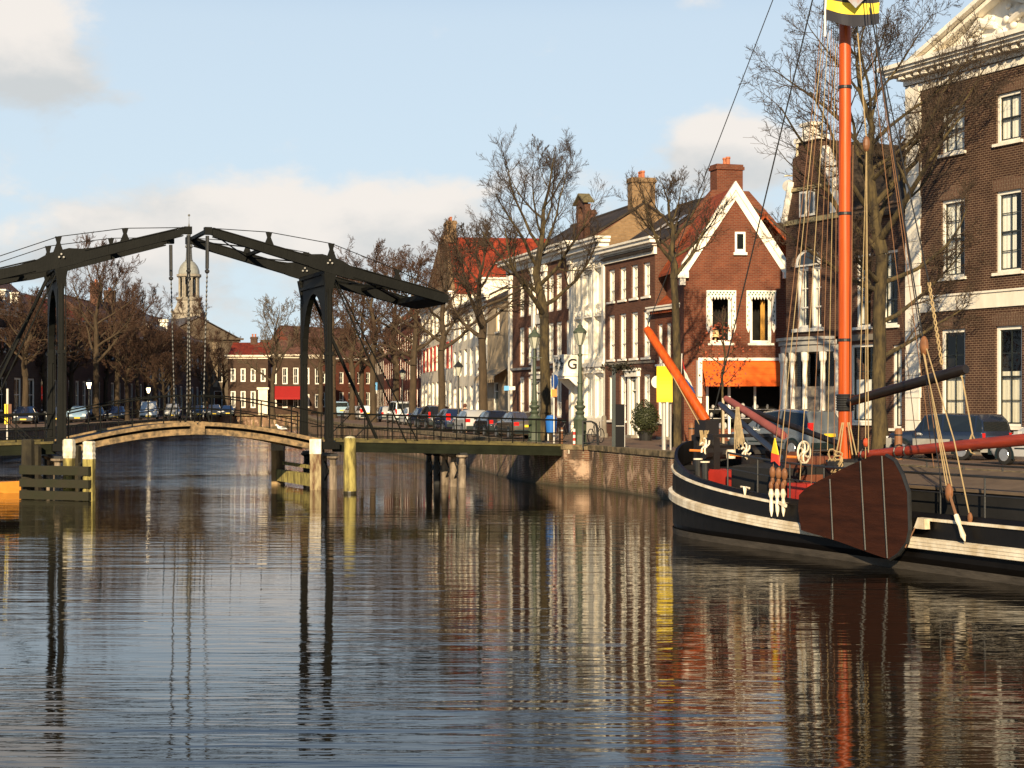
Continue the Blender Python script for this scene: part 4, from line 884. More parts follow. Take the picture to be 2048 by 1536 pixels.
# ---------------------------------------------------------------- drawbridge
BO=Vector((-18.04,68.0)); BU=Vector((.962,.274)); BT=Vector((-.347,.938)); BL=10.81; BW=4.5
def bx(v):
    s_,w_,z_=v; p=BO+BU*s_+BT*w_; return (p.x,p.y,z_)
BR=thing('drawbridge','dark green double drawbridge with balance beams raised over the canal','drawbridge',(BO.x+BU.x*BL/2,BO.y+BU.y*BL/2,0))
def bb(name,mb,mat,parent=None,smooth=False):
    if parent is None or parent is BR: return mb.build(name,mat,BR,smooth,world=True)
    me=mb.mesh(name,mat,smooth,None,BR.location); return link(name,me,parent)
for side in (0,1):
    sg=1 if side==0 else -1; s0=0 if side==0 else BL
    S=lambda v:s0+sg*v      # distance from the pivot towards mid-canal
    # towers
    q=MB(bx); arch=[(.18,5.3)]+[(BW/2-(BW/2-.2)*math.cos(math.pi*i/16),5.3+3.0*math.sin(math.pi*i/16)) for i in range(17)]
    n=17
    for i in range(16):
        a=arch[i+1]; b_=arch[i+2]
        for ss in (-.12,.12): q.add([(S(ss),a[0],a[1]),(S(ss),b_[0],b_[1]),(S(ss),b_[0],9.0),(S(ss),a[0],9.0)],[(0,1,2,3)])
        q.add([(S(-.12),a[0],a[1]),(S(-.12),b_[0],b_[1]),(S(.12),b_[0],b_[1]),(S(.12),a[0],a[1])],[(0,1,2,3)])
    q.box(S(-.2),S(.2),-.1,BW+.1,9.0,9.16); q.box(S(-.2),S(.2),.1,BW-.1,8.55,8.68)
    for k in range(8): q.bar((S(-.13),.5+k*.45,8.7),(S(-.13),.72+k*.45,8.98),.05,.05).bar((S(-.13),.94+k*.45,8.7),(S(-.13),.72+k*.45,8.98),.05,.05)
    tw=bb('tower_portal',q,BRIDGE)
    for wv in (0,BW):
        q=MB(bx)
        def col(z0,z1,a0,a1,b0,b1):
            vs=[(S(-a0),wv-b0,z0),(S(a0),wv-b0,z0),(S(a0),wv+b0,z0),(S(-a0),wv+b0,z0),(S(-a1),wv-b1,z1),(S(a1),wv-b1,z1),(S(a1),wv+b1,z1),(S(-a1),wv+b1,z1)]
            q.add(vs,[(3,2,1,0),(4,5,6,7),(0,1,5,4),(1,2,6,5),(2,3,7,6),(3,0,4,7)])
        col(1.7,2.0,.36,.36,.36,.36); col(2.0,5.6,.17,.12,.15,.13); col(5.603,5.75,.16,.16,.17,.17); col(5.753,8.2,.11,.11,.12,.13); col(8.203,9.0,.12,.26,.14,.2)
        q.box(S(-.05),S(.05),wv-.19,wv-.14,2.2,8.4); q.box(S(.15),S(.19),wv-.16,wv-.11,2.0,8.8)
        bb('column',q,BRIDGE,tw)
        # balance beam
        zc=lambda v:9.3+(.272*v if v>0 else .245*v)
        top=[(-5.1,.14),(-4.9,.19),(-1.6,.20),(-.9,.27),(-.45,.42),(.3,.44),(.75,.30),(1.4,.20),(4.7,.13),(5.05,.09)]
        bot=[(5.05,-.09),(4.7,-.14),(1.3,-.20),(.6,-.26),(-.7,-.28),(-1.6,-.22),(-4.9,-.2),(-5.1,-.14)]
        poly=[(S(v),zc(v)+o) for v,o in top+bot]
        q=MB(bx); q.prism(poly,wv-.12,wv+.12)
        for v0,v1 in ((-4.9,-1.0),(.9,4.8)): q.bar((S(v0),wv,zc(v0)+.2),(S(v1),wv,zc(v1)+(.17 if v1>0 else .26)),.34,.04).bar((S(v0),wv,zc(v0)-.21),(S(v1),wv,zc(v1)-.17),.34,.04)
        q.lathe([(.16,-.2),(.16,.2)],(0,0,0),10) if False else None
        q.box(S(4.85),S(5.15),wv-.16,wv+.16,zc(5)-.15,zc(5)+.15)
        for v in (-4.2,-3.2,-2.2,1.8,2.8,3.8): q.box(S(v-.04),S(v+.04),wv-.135,wv+.135,zc(v)-.19,zc(v)+.17)
        be=bb('balance_beam',q,BRIDGE)
        q=MB(bx)
        for dx,dz in ((-.09,.02),(.09,.02),(0,.14)): q.ball((S(dx),wv-.2,9.42+dz),.045,6,5)
        bb('pivot_bolt',q,GALV,be)
        for v,hh in ((-.1,.62),(2.5,.55),(-2.9,.5)):
            q=MB(bx); z=zc(v)+(.38 if abs(v)<.2 else .15); q.prism([(S(v-.2),z),(S(v+.2),z),(S(v+.07),z+hh*.6),(S(v+.13),z+hh),(S(v-.13),z+hh),(S(v-.07),z+hh*.6)],wv-.05,wv+.05)
            bb('king_post',q,BRIDGE,be)
        pts=[(5.0,zc(5)+.12),(2.5,zc(2.5)+.7),(-.1,zc(-.1)+1.0),(-2.9,zc(-2.9)+.65),(-4.95,zc(-4.95)+.18)]
        bb('tie_rod',MB(bx).tube([(S(v),wv,z) for v,z in pts],.018,5),BRIDGE,be)
        # hanger: rod then chain down to the leaf
        ztip=zc(5)-.2; zl=2.95; wc=wv*.9+.2; pts=[]; rad=[]
        q=MB(bx); q.tube([(S(5.02),wv,ztip),(S(5.03),wv,ztip-1.35)],.075,6); q.ball((S(5.03),wv,ztip-1.45),.1,6,5)
        nn=64
        for i in range(nn+1):
            f=i/nn; pts.append((S(5.03+.12*f),wv+(wc-wv)*f,ztip-1.4+(zl-ztip+1.4)*f)); rad.append(.042 if i%2 else .016)
        q.tube(pts,rad,5); bb('hanger_chain',q,IRON)
    # cross bracing and counterweight between the rear arms
    q=MB(bx); zr=lambda v:9.3+.245*v
    vs=[]; 
    for v in (-5.05,-4.15):
        for wv in (.16,BW-.16): vs+= [(S(v),wv,zr(v)-.24),(S(v),wv,zr(v)-.02)]
    q.add(vs,[(0,2,6,4),(1,5,7,3),(0,1,3,2),(4,6,7,5),(0,4,5,1),(2,3,7,6)])
    q.bar((S(-4.2),.2,zr(-4.2)),(S(-1.2),BW-.2,zr(-1.2)),.14,.1).bar((S(-4.2),BW-.2,zr(-4.2)),(S(-1.2),.2,zr(-1.2)),.14,.1).bar((S(-2.6),.1,zr(-2.6)),(S(-2.6),BW-.1,zr(-2.6)),.12,.14)
    bb('counterweight',q,BRIDGE)
    q=MB(bx); zf=lambda v:9.3+.272*v
    for v in (2.5,4.9): q.bar((S(v),.1,zf(v)+.1),(S(v),BW-.1,zf(v)+.1),.16,.14)
    q.tube([(S(2.5),.1,zf(2.5)),(S(4.9),BW-.1,zf(4.9))],.03,5).tube([(S(4.9),.1,zf(4.9)),(S(2.5),BW-.1,zf(2.5))],.03,5).tube([(S(.6),.1,zf(.6)),(S(2.5),BW-.1,zf(2.5))],.03,5)
    bb('cross_beam',q,BRIDGE)
    # stays from the tower down to the approach
    for wv,r in ((0,.035),(BW,.075)):
        bb('stay',MB(bx).tube([(S(-.05),wv,9.1),(S(-3.3),wv,1.95)],r,6),BRIDGE)
    bb('stay',MB(bx).tube([(S(-.35),.3,8.8),(S(-3.9),.3,1.95)],.03,6),BRIDGE)
    # hinged leaf, cambered
    zl=lambda v:1.98+.80*math.sin(math.pi/2*min(1,v/5.4))
    def along(mb,v0,v1,w0,w1,dz0,dz1,n=12):
        for i in range(n):
            a=v0+(v1-v0)*i/n; b_=v0+(v1-v0)*(i+1)/n
            mb.add([(S(a),w0,zl(a)+dz0),(S(b_),w0,zl(b_)+dz0),(S(b_),w1,zl(b_)+dz0),(S(a),w1,zl(a)+dz0),(S(a),w0,zl(a)+dz1),(S(b_),w0,zl(b_)+dz1),(S(b_),w1,zl(b_)+dz1),(S(a),w1,zl(a)+dz1)],[(3,2,1,0),(4,5,6,7),(0,1,5,4),(1,2,6,5),(2,3,7,6),(3,0,4,7)])
    q=MB(bx); along(q,.15,5.37,.2,BW-.2,-.12,-.02); lf=bb('leaf',q,BRIDGE)
    for wa,wb in ((.02,.2),(BW-.2,BW-.02)):
        q=MB(bx); along(q,.15,5.37,wa,wb,-.10,.06); bb('kerb_beam',q,DECKWOOD,lf)
    for wa,wb in ((.12,.34),(BW-.34,BW-.12)):
        q=MB(bx); along(q,.15,5.3,wa,wb,-.46,-.22); bb('main_beam',q,DECKWOOD,lf)
    q=MB(bx); along(q,.2,5.3,.36,BW-.36,-.4,-.14,6); bb('joists',q,BRIDGE,lf)
    for wv in (.1,BW-.1):
        q=MB(bx)
        for i in range(5):
            v=.3+i*1.25; q.tube([(S(v),wv,zl(v)),(S(v),wv,zl(v)+1.15)],.028,6)
        for hh in (1.15,.62):
            q.tube([(S(.3+i*.5),wv,zl(.3+i*.5)+hh) for i in range(11)],.032 if hh>1 else .022,6)
        q.bar((S(4.9),wv,zl(5)),(S(5.2),wv,zl(5)+1.2),.07,.07)
        bb('railing',q,BRIDGE,lf)
    # approach span
    s1=10.4 if side else 11.0
    zd=lambda v:1.98-.26*v/10.4
    q=MB(bx)
    for w0,w1,d0,d1 in ((.05,BW-.05,-.22,0),(0.02,.25,-.40,-.223),(BW-.25,BW-.02,-.40,-.223)):
        q.add([(S(-.2),w0,zd(0)+d0),(S(-s1),w0,zd(s1)+d0),(S(-s1),w1,zd(s1)+d0),(S(-.2),w1,zd(0)+d0),(S(-.2),w0,zd(0)+d1),(S(-s1),w0,zd(s1)+d1),(S(-s1),w1,zd(s1)+d1),(S(-.2),w1,zd(0)+d1)],[(3,2,1,0),(4,5,6,7),(0,1,5,4),(1,2,6,5),(2,3,7,6),(3,0,4,7)])
    ap=bb('approach_deck',q,plain('bridge_girder',(.011,.013,.007),.8,.5,1.5,.2,15,spec=.1))
    for w0 in (-.02,BW-.16):
        q=MB(bx).bar((S(-.3),w0+.09,zd(0)+.06),(S(-s1),w0+.09,zd(s1)+.06),.18,.1)
        bb('kerb_beam',q,plain('mossy_kerb',(.1,.08,.025),.9,.5,3,.4,12,col2=(.03,.025,.012)),ap)
    for wv in (.05,BW-.05):
        q=MB(bx); npost=9
        for i in range(npost+1):
            v=.6+(s1-.9)*i/npost; q.tube([(S(-v),wv,zd(v)),(S(-v),wv,zd(v)+1.2)],.026,6)
        q.tube([(S(-.3),wv,zd(0)+1.2),(S(-s1),wv,zd(s1)+1.14)],.042,6); q.tube([(S(-.3),wv,zd(0)+.6),(S(-s1),wv,zd(s1)+.58)],.024,6); q.tube([(S(-.3),wv,zd(0)+.22),(S(-s1),wv,zd(s1)+.22)],.02,6)
        q.bar((S(-.9),wv,zd(1)),(S(-2.1),wv,zd(2)+1.2),.04,.04)
        bb('railing',q,BRIDGE,ap)
    # piers under tower and under the approach
    for ss,nm in ((-.15,4),(-5.7,5)):
        for i in range(nm):
            wv=-.1+(BW+.2)*i/(nm-1)
            q=MB(bx).lathe([(.16,-1.2),(.16,.95),(.13,1.0),(.13,1.25),(.26,1.32),(.26,1.4)],(S(ss),wv,0),10)
            bb('pier_column',q,PILECONC if i<3 else IRON,ap)
        q=MB(bx).box(S(ss)-.16,S(ss)+.16,-.3,BW+.3,1.4,1.5)
        for i in range(nm-1):
            wa=-.1+(BW+.2)*i/(nm-1); wb=-.1+(BW+.2)*(i+1)/(nm-1)
            q.bar((S(ss),wa,.25),(S(ss),wb,1.2),.05,.05).bar((S(ss),wb,.25),(S(ss),wa,1.2),.05,.05)
        bb('pier_bracing',q,IRON,ap)
# mid-span meeting block
bb('meeting_block',MB(bx).box(BL/2-.28,BL/2+.28,.0,.36,2.33,2.74),DECKWOOD)
# ---------------------------------------------------------------- fenders and mooring piles
def pile(mb,x,y,z0,z1,r,n=10,seed=0):
    rr=random.Random(seed); prof=[]
    k=7
    for i in range(k+1): prof.append((r*(1+rr.uniform(-.06,.06)),z0+(z1-z0)*i/k))
    prof.append((r*.8,z1+.05)); mb.lathe(prof,(x,y,0),n)
T=thing('timber_fender','dark mossy timber fender frame in the water with white topped posts','fender',(-17,63.8,0))
for px,D,zt,wt in ((56,64.4,2.2,0),(138,63.9,2.22,1),(178,63.0,2.16,1),(150,67.0,1.9,0),(70,67.4,1.9,0)):
    x=PX(px,D); r=.25 if not wt else .23
    q=MB(); pile(q,x,D,-1.2,1.55 if wt else zt,r,8,px); o=q.build('post',plain('fender_timber',(.03,.024,.012),.9,.5,2,.5,12,col2=(.01,.008,.005)) if not wt else PILEMOSS,T,world=True)
    if wt:
        q=MB(); pile(q,x,D,1.553,zt,r*1.03,8,px+1); link('white_cap',q.mesh('white_cap',PILEWHITE,False,None,T.location),o)
q=MB()
for z0,z1 in ((.95,1.28),(.48,.78),(.02,.34)):
    q.bar((PX(45,64.2),64.0,(z0+z1)/2),(PX(182,62.9),62.75,(z0+z1)/2),.2,z1-z0)
    q.bar((PX(182,63),62.9,(z0+z1)/2),(PX(160,67.2),67.2,(z0+z1)/2),.2,z1-z0)
q.build('fender_beam',plain('fender_timber2',(.016,.013,.007),.9,.6,1.6,.8,10,col2=(.014,.016,.005)),T,world=True)
T=thing('timber_fender','low timber fender with one bright white topped post right of the bridge opening','fender',(PX(632,70.7),70.7,0))
q=MB(); x=PX(632,70.7); q.box(x-.23,x+.23,70.47,70.93,-1.2,1.5); o=q.build('post',plain('fender_grey_timber',(.27,.22,.12),.85,.3,4,.5,12,stretch=(1,1,.3),col2=(.1,.05,.025),sharp=.1),T,world=True)
link('white_cap',MB().box(x-.24,x+.24,70.46,70.94,1.503,2.12).mesh('white_cap',PILEWHITE,False,None,T.location),o)
q=MB(); x2=PX(557,75.8); q.box(x2-.28,x2+.25,75.5,76.1,-1.2,1.5); q.build('post',TIMBER,T,world=True); 
MB().box(x2-.29,x2+.26,75.49,76.11,1.503,1.95).build('white_cap',plain('fender_dull_cap',(.3,.26,.19),.85,.4,3),T,world=True)
q=MB().bar((x2-.1,75.9,.42),(x+.0,70.75,.38),.3,.5).bar((x2+.15,75.8,.95),(x+.1,70.9,.9),.12,.14); q.build('fender_beam',PILEMOSS,T,world=True)
T=thing('mooring_pile','yellow green mossy round pile standing alone in front of the bridge approach','pile',(PX(700,67.6),67.6,0))
q=MB(); pile(q,0,0,-1.2,2.2,.25,14,5); shade_auto(q.build('shaft',PILEMOSS,T)); MB().lathe([(.262,-.3),(.265,.10),(.255,.16)],(0,0,0),14).build('tide_band',plain('wet_timber',(.03,.025,.012),.4,.4,5),T); q=MB().ball((0,0,2.2),.235,12,6,(1,1,.5)); shade_auto(q.build('pile_top',plain('pile_bleached',(.5,.46,.3),.9,.4,3),T))
# small craft behind the left fender
T=thing('work_boat','low orange work boat showing behind the dark timber fender','boat',(-23.8,68.6,0))
hb=MB(); n=10; prev=None
for i in range(n+1):
    s_=-4+8*i/n; hw=.95*(1-abs(s_/4)**3)**.5 if abs(s_)<4 else .05; zt=.36+.12*(abs(s_)/4)**2
    ring=[(s_,-hw,zt),(s_,-hw*.9,.1),(s_,-hw*.5,-.25),(s_,hw*.5,-.25),(s_,hw*.9,.1),(s_,hw,zt)]
    hb.v+= [Vector(v) for v in ring]
    if i: 
        b0=(i-1)*6
        for k in range(5): hb.f.append([b0+k,b0+k+1,b0+6+k+1,b0+6+k]); hb.mi.append(0)
        hb.f.append([b0+0,b0+6,b0+11,b0+5]); hb.mi.append(0)
hb.build('hull',plain('orange_hull',(.65,.27,.04),.5,.2,2),T)
MB().box(-3,2.5,-.9,-.82,.4,.47).box(-3,2.5,.82,.9,.4,.47).box(-3.6,-2,-.5,.5,.4,.6).build('gunwale',plain('boat_pale_trim',(.5,.42,.3),.6),T)
# ---------------------------------------------------------------- sailing barge
BS=R(115.5); BC=Vector((10.5,38.7,0)); BF=Vector((math.cos(BS),math.sin(BS),0)); BP=Vector((-math.sin(BS),math.cos(BS),0))
BG=thing('sailing_barge','black hulled sailing barge with orange mast and white rubbing strakes moored on the right','barge',BC,BS)
def bp(px,py,y=0.0):          # point of the barge seen at a photo pixel, on the lengthwise plane y (port positive)
    k=(px-1024)/F; o=BC+BP*y; s_=(k*o.y-o.x)/(BF.x-k*BF.y); D=o.y+s_*BF.y
    return Vector((s_,y,PZ(py,D)))
SB=11.85
def hb(s_,z=1.0):
    m=2.32
    if s_>6: m=2.32*max(0,1-((s_-6)/(SB-6))**2.7)**.5
    if s_<-5: m=2.32*max(0,1-((-5-s_)/4.2)**2.6)**.5
    return m
def rail_z(s_): return .62+(.0 if s_<2 else .62*((s_-2)/10)**1.8)+(0 if s_>-5 else .03*(-5-s_)**1.5)
def line_z(s_): return 1.15+(0 if s_<2 else .85*((s_-2)/10)**1.9)+(0 if s_>-5 else .04*(-5-s_)**1.5)
def bul_z(s_): return line_z(s_)+.13+(0 if s_<8 else .5*((s_-8)/4)**2.2)
ss=[-9.15,-9.0,-8.6,-8,-7,-6]+[-5+i for i in range(11)]+[6+.5*i for i in range(10)]+[10.8,11.05,11.3,11.5,11.63,11.73,11.8,11.83]
def strip(mb,fa,fb,sel=lambda s_:True,sides=(1,-1)):
    """ribbon between two curves (out, z) following the hull on both sides"""
    for sd in sides:
        for i in range(len(ss)-1):
            if not (sel(ss[i]) and sel(ss[i+1])): continue
            a0,z0=fa(ss[i]); b0,y0=fb(ss[i]); a1,z1=fa(ss[i+1]); b1,y1=fb(ss[i+1])
            vs=[(ss[i],sd*a0,z0),(ss[i+1],sd*a1,z1),(ss[i+1],sd*b1,y1),(ss[i],sd*b0,y0)]
            mb.add(vs,[(0,1,2,3) if sd<0 else (3,2,1,0)])
hw=lambda s_,o=0: hb(s_)+(o if hb(s_)>.3 else o*hb(s_)/.3)
q=MB()
strip(q,lambda s_:(hw(s_)*.80,-.6),lambda s_:(hw(s_)*.93,.0)); strip(q,lambda s_:(hw(s_)*.93,.0),lambda s_:(hw(s_)*.985,.3)); strip(q,lambda s_:(hw(s_)*.985,.3),lambda s_:(hw(s_),rail_z(s_)+.05))
strip(q,lambda s_:(hw(s_),rail_z(s_)+.05),lambda s_:(hw(s_)*.985,line_z(s_)))
strip(q,lambda s_:(hw(s_)*.985,line_z(s_)),lambda s_:(hw(s_)*.95,bul_z(s_))); strip(q,lambda s_:(hw(s_)*.95,bul_z(s_)),lambda s_:(hw(s_)*.95-.1 if hw(s_)>.4 else hw(s_)*.7,bul_z(s_))); strip(q,lambda s_:(hw(s_)*.95-.1 if hw(s_)>.4 else hw(s_)*.7,bul_z(s_)),lambda s_:(hw(s_)*.93-.1 if hw(s_)>.4 else hw(s_)*.7,bul_z(s_)-.6))
hull=q.build('hull',HULL,BG); shade_auto(hull,35)
for sd in ((1,),(-1,)):
    q=MB(); strip(q,lambda s_:(hw(s_,.035)*.93+.02,-.1),lambda s_:(hw(s_,.045)*.955+.02,.17),sides=sd); shade_auto(q.build('waterline_band',HULLLOW,hull))
    q=MB()
    for d0,d1 in ((-.105,-.04),(-.032,.035),(.043,.10)):
        strip(q,lambda s_:(hw(s_,.12),rail_z(s_)+d0),lambda s_:(hw(s_,.12),rail_z(s_)+d1),sides=sd)
    strip(q,lambda s_:(hw(s_,.0)-.01,rail_z(s_)+.13),lambda s_:(hw(s_,.12),rail_z(s_)+.10),sides=sd); strip(q,lambda s_:(hw(s_,.12),rail_z(s_)-.105),lambda s_:(hw(s_,.0)-.02,rail_z(s_)-.14),sides=sd)
    strip(q,lambda s_:(hw(s_,.10),rail_z(s_)-.10),lambda s_:(hw(s_,.10),rail_z(s_)+.095),sides=sd)
    shade_auto(q.build('rubbing_strake',HULLWHITE,hull))
    for sel in (lambda s_:s_>3.6,lambda s_:s_<-.5):
        q=MB()
        strip(q,lambda s_:(hw(s_,.06)*.985,line_z(s_)-.03),lambda s_:(hw(s_,.06)*.985,line_z(s_)+.03),sel,sd); strip(q,lambda s_:(hw(s_,.06)*.985,line_z(s_)+.03),lambda s_:(hw(s_)*.97,line_z(s_)+.03),sel,sd)
        shade_auto(q.build('white_rail',HULLWHITE,hull))
MB().prism([(SB-.35,-.5),(SB+.02,-.5),(SB+.12,1.6),(SB+.2,2.7),(SB-.05,2.75),(SB-.3,1.5)],-.1,.1).build('stem_post',SPARBLK,hull)
dk=MB(); dz=lambda s_: line_z(s_)-.12
for i in range(len(ss)-1):
    a,b_=ss[i],ss[i+1]; dk.quad((a,-hw(a)*.95,dz(a)),(b_,-hw(b_)*.95,dz(b_)),(b_,hw(b_)*.95,dz(b_)),(a,hw(a)*.95,dz(a)))
dk.build('deck',DECKBLK,BG)
# leeboard
yL=2.62
pol=[(1598,990),(1612,976),(1640,960),(1700,930),(1745,911),(1770,911),(1788,922),(1803,950),(1815,985),(1817,1060),(1812,1085),(1795,1108),(1778,1119),(1740,1106),(1680,1084),(1602,1060),(1596,1020)]
pl=[(bp(x,y,yL).x,bp(x,y,yL).z) for x,y in pol]
q=MB().prism(pl,yL-.09,yL); lee=q.build('leeboard',LEE,BG)
q=MB()
for xa,ya,xb,yb in ((1661,958,1667,1079),(1722,922,1732,1100),(1765,912,1776,1116)):
    a=bp(xa,ya,yL); b_=bp(xb,yb,yL); q.tube([(a.x,yL+.02,a.z),(b_.x,yL+.02,b_.z)],.022,6)
e=[(bp(x,y,yL).x,bp(x,y,yL).z) for x,y in ((1770,911),(1788,922),(1803,950),(1815,985),(1817,1060),(1812,1085),(1795,1108),(1778,1119))]
q.tube([(a,yL-.04,b_) for a,b_ in e],.05,6)
q.build('leeboard_strap',IRON,lee)
# bow shape of strake end, towing bracket
a=bp(1840,1048,2.45); MB().prism([(a.x+.15,a.z-.1),(a.x-.22,a.z-.1),(a.x-.2,a.z+.12),(a.x+.02,a.z+.14)],2.36,2.5).build('chain_bracket',HULLWHITE,BG)
a2=bp(1812,1095,2.6); MB().tube([(a.x+.1,2.5,a.z-.08),(a2.x,2.62,a2.z)],.015,5).build('leeboard_chain',ROPEBR,BG)
# mast and tabernacle
ms=bp(1690,880).x; MZ=19.0
q=MB().tube([(ms,0,1.2),(ms,0,3.6),(ms,0,9),(ms,0,14),(ms,0,MZ)],[.175,.172,.16,.15,.12],16); mast=q.build('mast',MASTOR,BG); shade_auto(mast)
q=MB(); zb=bp(1690,805).z
for i in range(7): q.tube([(ms+.2*math.cos(t),.2*math.sin(t),zb-.18+i*.06) for t in [k*math.pi/8 for k in range(17)]],.035,5,False)
q.build('mast_lashing',WIRE,mast)
for zz in (5.2,8.4,11.6,14.0): MB().lathe([(.172,zz),(.178,zz+.01),(.178,zz+.07),(.17,zz+.08)],(ms,0,0),16).build('mast_band',IRON,mast)
z_top=bp(1690,880).z
q=MB().box(ms-.25,ms+.25,-.42,-.24,.9,z_top+.0).box(ms-.25,ms+.25,.24,.42,.9,z_top-.5).box(ms-.45,ms-.2,-.42,.42,.9,2.0); q.build('tabernacle',SPARBLK,BG)
q=MB().lathe([(.55,0),(.6,.08),(.6,.22),(.5,.3)],(ms-.2,0,bp(1700,925).z-.2),14); q.build('mast_collar',IRON,BG)
def spar(name,a,b_,r0,r1,mat,par=BG,n=10,bulge=1.0):
    a=Vector(a); b_=Vector(b_); m=(a+b_)/2
    o=MB().tube([a,a+(b_-a)*.05,m,a+(b_-a)*.95,b_],[r0*.85,r0,(r0+r1)/2*bulge,r1,r1*.8],n).build(name,mat,par); return shade_auto(o)
a=bp(1722,910,.15); b_=bp(2075,877,.15); dd=b_-a
boom=spar('boom',a,a+dd*1.9,.11,.17,SPARRED)
q=MB()
for f in (.03,.24,.3): 
    c=a+dd*f; q.tube([c+Vector((0,.16*math.cos(t),.16*math.sin(t))) for t in [k*math.pi/6 for k in range(13)]],.02,5,False)
q.build('boom_band',IRON,boom)
gf=spar('gaff',bp(1700,803,.1),bp(1932,738,.1),.12,.13,SPARBLK)
c=bp(1920,742,.1); e=bp(1940,890,.1); q=MB().tube([c,bp(1925,760,.12),bp(1945,868,.12),e],.018,5); q.tube([bp(1944,868,.13),bp(1935,890,.2),bp(1942,905,.22),bp(1950,908,.2)],.016,5); q.tube([bp(1944,868,.13),bp(1952,884,.2)],.016,5); q.build('gaff_rope',ROPE,gf)
# bowsprit steeved up and its black socket
bs_a=bp(1413,842,.0); k=(1296-1024)/F; bs_b=None
s2=13.4
wd=BC+BF*s2; 
def bp_at(px,py,s_):           # point at lengthwise station s_, lateral from the pixel column
    k=(px-1024)/F; o=BC+BF*s_; y=(k*o.y-o.x)/(BP.x-k*BP.y); D=o.y+y*BP.y; return Vector((s_,y,PZ(py,D)))
bs_b=bp_at(1293,657,13.6)
print('bowsprit',bs_a,bs_b)
spar('bowsprit',bs_a,bs_b,.15,.13,MASTOR)
MB().box(bs_a.x-.35,bs_a.x+.25,-.2,.25,bs_a.z-.45,bs_a.z+.03).build('bowsprit_socket',SPARBLK,BG)
spar('foredeck_spar',bp_at(1452,797,10.4),bp_at(1568,872,6.6),.10,.12,SPARPINK)
spar('foredeck_spar',bp_at(1440,808,10.6),bp_at(1562,915,6.2),.085,.085,SPARBLUE)
spar('foredeck_spar',bp_at(1485,815,9.6),bp_at(1690,892,4.9),.08,.08,SPARBLK)
# rigging
q=None
def rope(name,pts,r,mat,par=BG,sag=0):
    pts=[Vector(p) for p in pts]
    if sag and len(pts)==2:
        a,b_=pts; pts=[a+(b_-a)*t+Vector((0,0,-sag*4*t*(1-t))) for t in [i/8 for i in range(9)]]
    return MB().tube(pts,r,5).build(name,mat,par)
top=Vector((ms,0,18.6)); t2=Vector((ms,0,17.3))
rope('forestay',[top,bs_b],.014,WIRE,mast)
rope('forestay',[t2,bp(1422,850,0)],.02,WIRE,mast)
chain=[(1541,985),(1553,988),(1565,992)]
for i,(x,y) in enumerate(chain):
    y0=2.32; a=bp(x,y,y0); up=Vector((ms+.05,.1,17.6-i*.2)); dl=bp(x+4,945+i*2,y0-.06)
    rope('shroud',[up,dl],.010,ROPEBR if i!=1 else ROPE,mast)
    q=MB().tube([dl,bp(x+1,968,y0-.02)],.012,5).tube([dl+Vector((.05,0,0)),bp(x+3,968,y0-.02)],.012,5); q.build('lanyard',GALV,BG)
    for c_,r_ in ((dl,.12),(bp(x+1,972,y0-.02),.09),(dl+Vector((0,0,-.2)),.08)): shade_auto(MB().ball(c_,r_,9,7,(.8,.6,1.3)).build('deadeye',BLOCKW,BG))
    lo=bp(x+2,1033,y0+.12); hi=bp(x+1,978,y0+.08)
    q=MB().tube([hi,hi+(lo-hi)*.2,hi+(lo-hi)*.35,hi+(lo-hi)*.5,hi+(lo-hi)*.8,lo],[.04,.075,.035,.05,.045,.012],8); q.build('chainplate',HULLWHITE,hull)
q=MB().bar(bp(1558,1005,2.44),bp(1572,1012,2.44),.06,.07); q.build('white_step',HULLWHITE,hull)
for x0,x1,y1,yl,mt in ((1672,1622,975,2.3,ROPEBR),(1668,1600,960,2.3,ROPE),(1680,1655,900,.6,ROPE),(1683,1668,920,.5,ROPEBR),(1677,1640,930,1.2,ROPEBR)):
    rope('halyard',[(ms+.1,.1,16.8+.01*x0-16),bp(x1,y1,yl)],.009,mt,mast)
for x1,y1,yl,mt,r in ((1716,905,.25,ROPE,.010),(1731,920,.3,ROPE,.010),(1737,905,.35,ROPE,.012),(1700,900,.2,ROPEBR,.012)):
    rope('halyard',[bp(1733 if x1>1710 else 1706,290,.2),bp(x1,y1,yl)],r,mt,mast)
q=MB().ball(bp(1733,288,.2),.13,9,7,(.7,.7,1.5)); q.build('halyard_block',BLOCKW,mast); rope('halyard',[(ms-.05,.05,17.0),bp(1733,280,.2)],.016,ROPE,mast)
for x1,y1,yl,z in ((1885,985,2.2,18.2),(1868,935,-2.1,18.0),(1880,935,-2.1,17.5),(1835,905,-2.2,17.8)):
    rope('backstay',[(ms-.1,0,z),bp(x1,y1,yl)],.010,ROPEBR if yl<0 else WIRE,mast)
# running backstay with blocks
blk=bp(1848,692,1.9); rope('runner',[(ms-.1,.1,17.9),blk],.016,WIRE,mast)
lowb=bp(1898,985,2.25)
for dx,dy in ((0,0),(6,2),(12,-2)): rope('runner_fall',[blk+Vector((0,.02*dx/6,-.1)),bp(1893+dx*.9,975+dy,2.25)],.012,ROPE)
rope('runner_fall',[blk+Vector((-.06,0,0)),bp(1908,880,2.25),bp(1940,1035,2.28)],.014,ROPE)
for c_,r_ in ((blk,.15),(lowb,.13),(bp(1940,1036,2.28),.08)): shade_auto(MB().ball(c_,r_,9,7,(.8,.6,1.5)).build('runner_block',BLOCKW,BG))
hi=bp(1912,1030,2.42); lo=bp(1930,1083,2.5); MB().tube([hi,hi+(lo-hi)*.25,hi+(lo-hi)*.4,hi+(lo-hi)*.8,lo],[.05,.06,.04,.06,.01],8).build('chainplate',HULLWHITE,hull); rope('runner_chain',[lowb,hi],.03,ROPEBR)
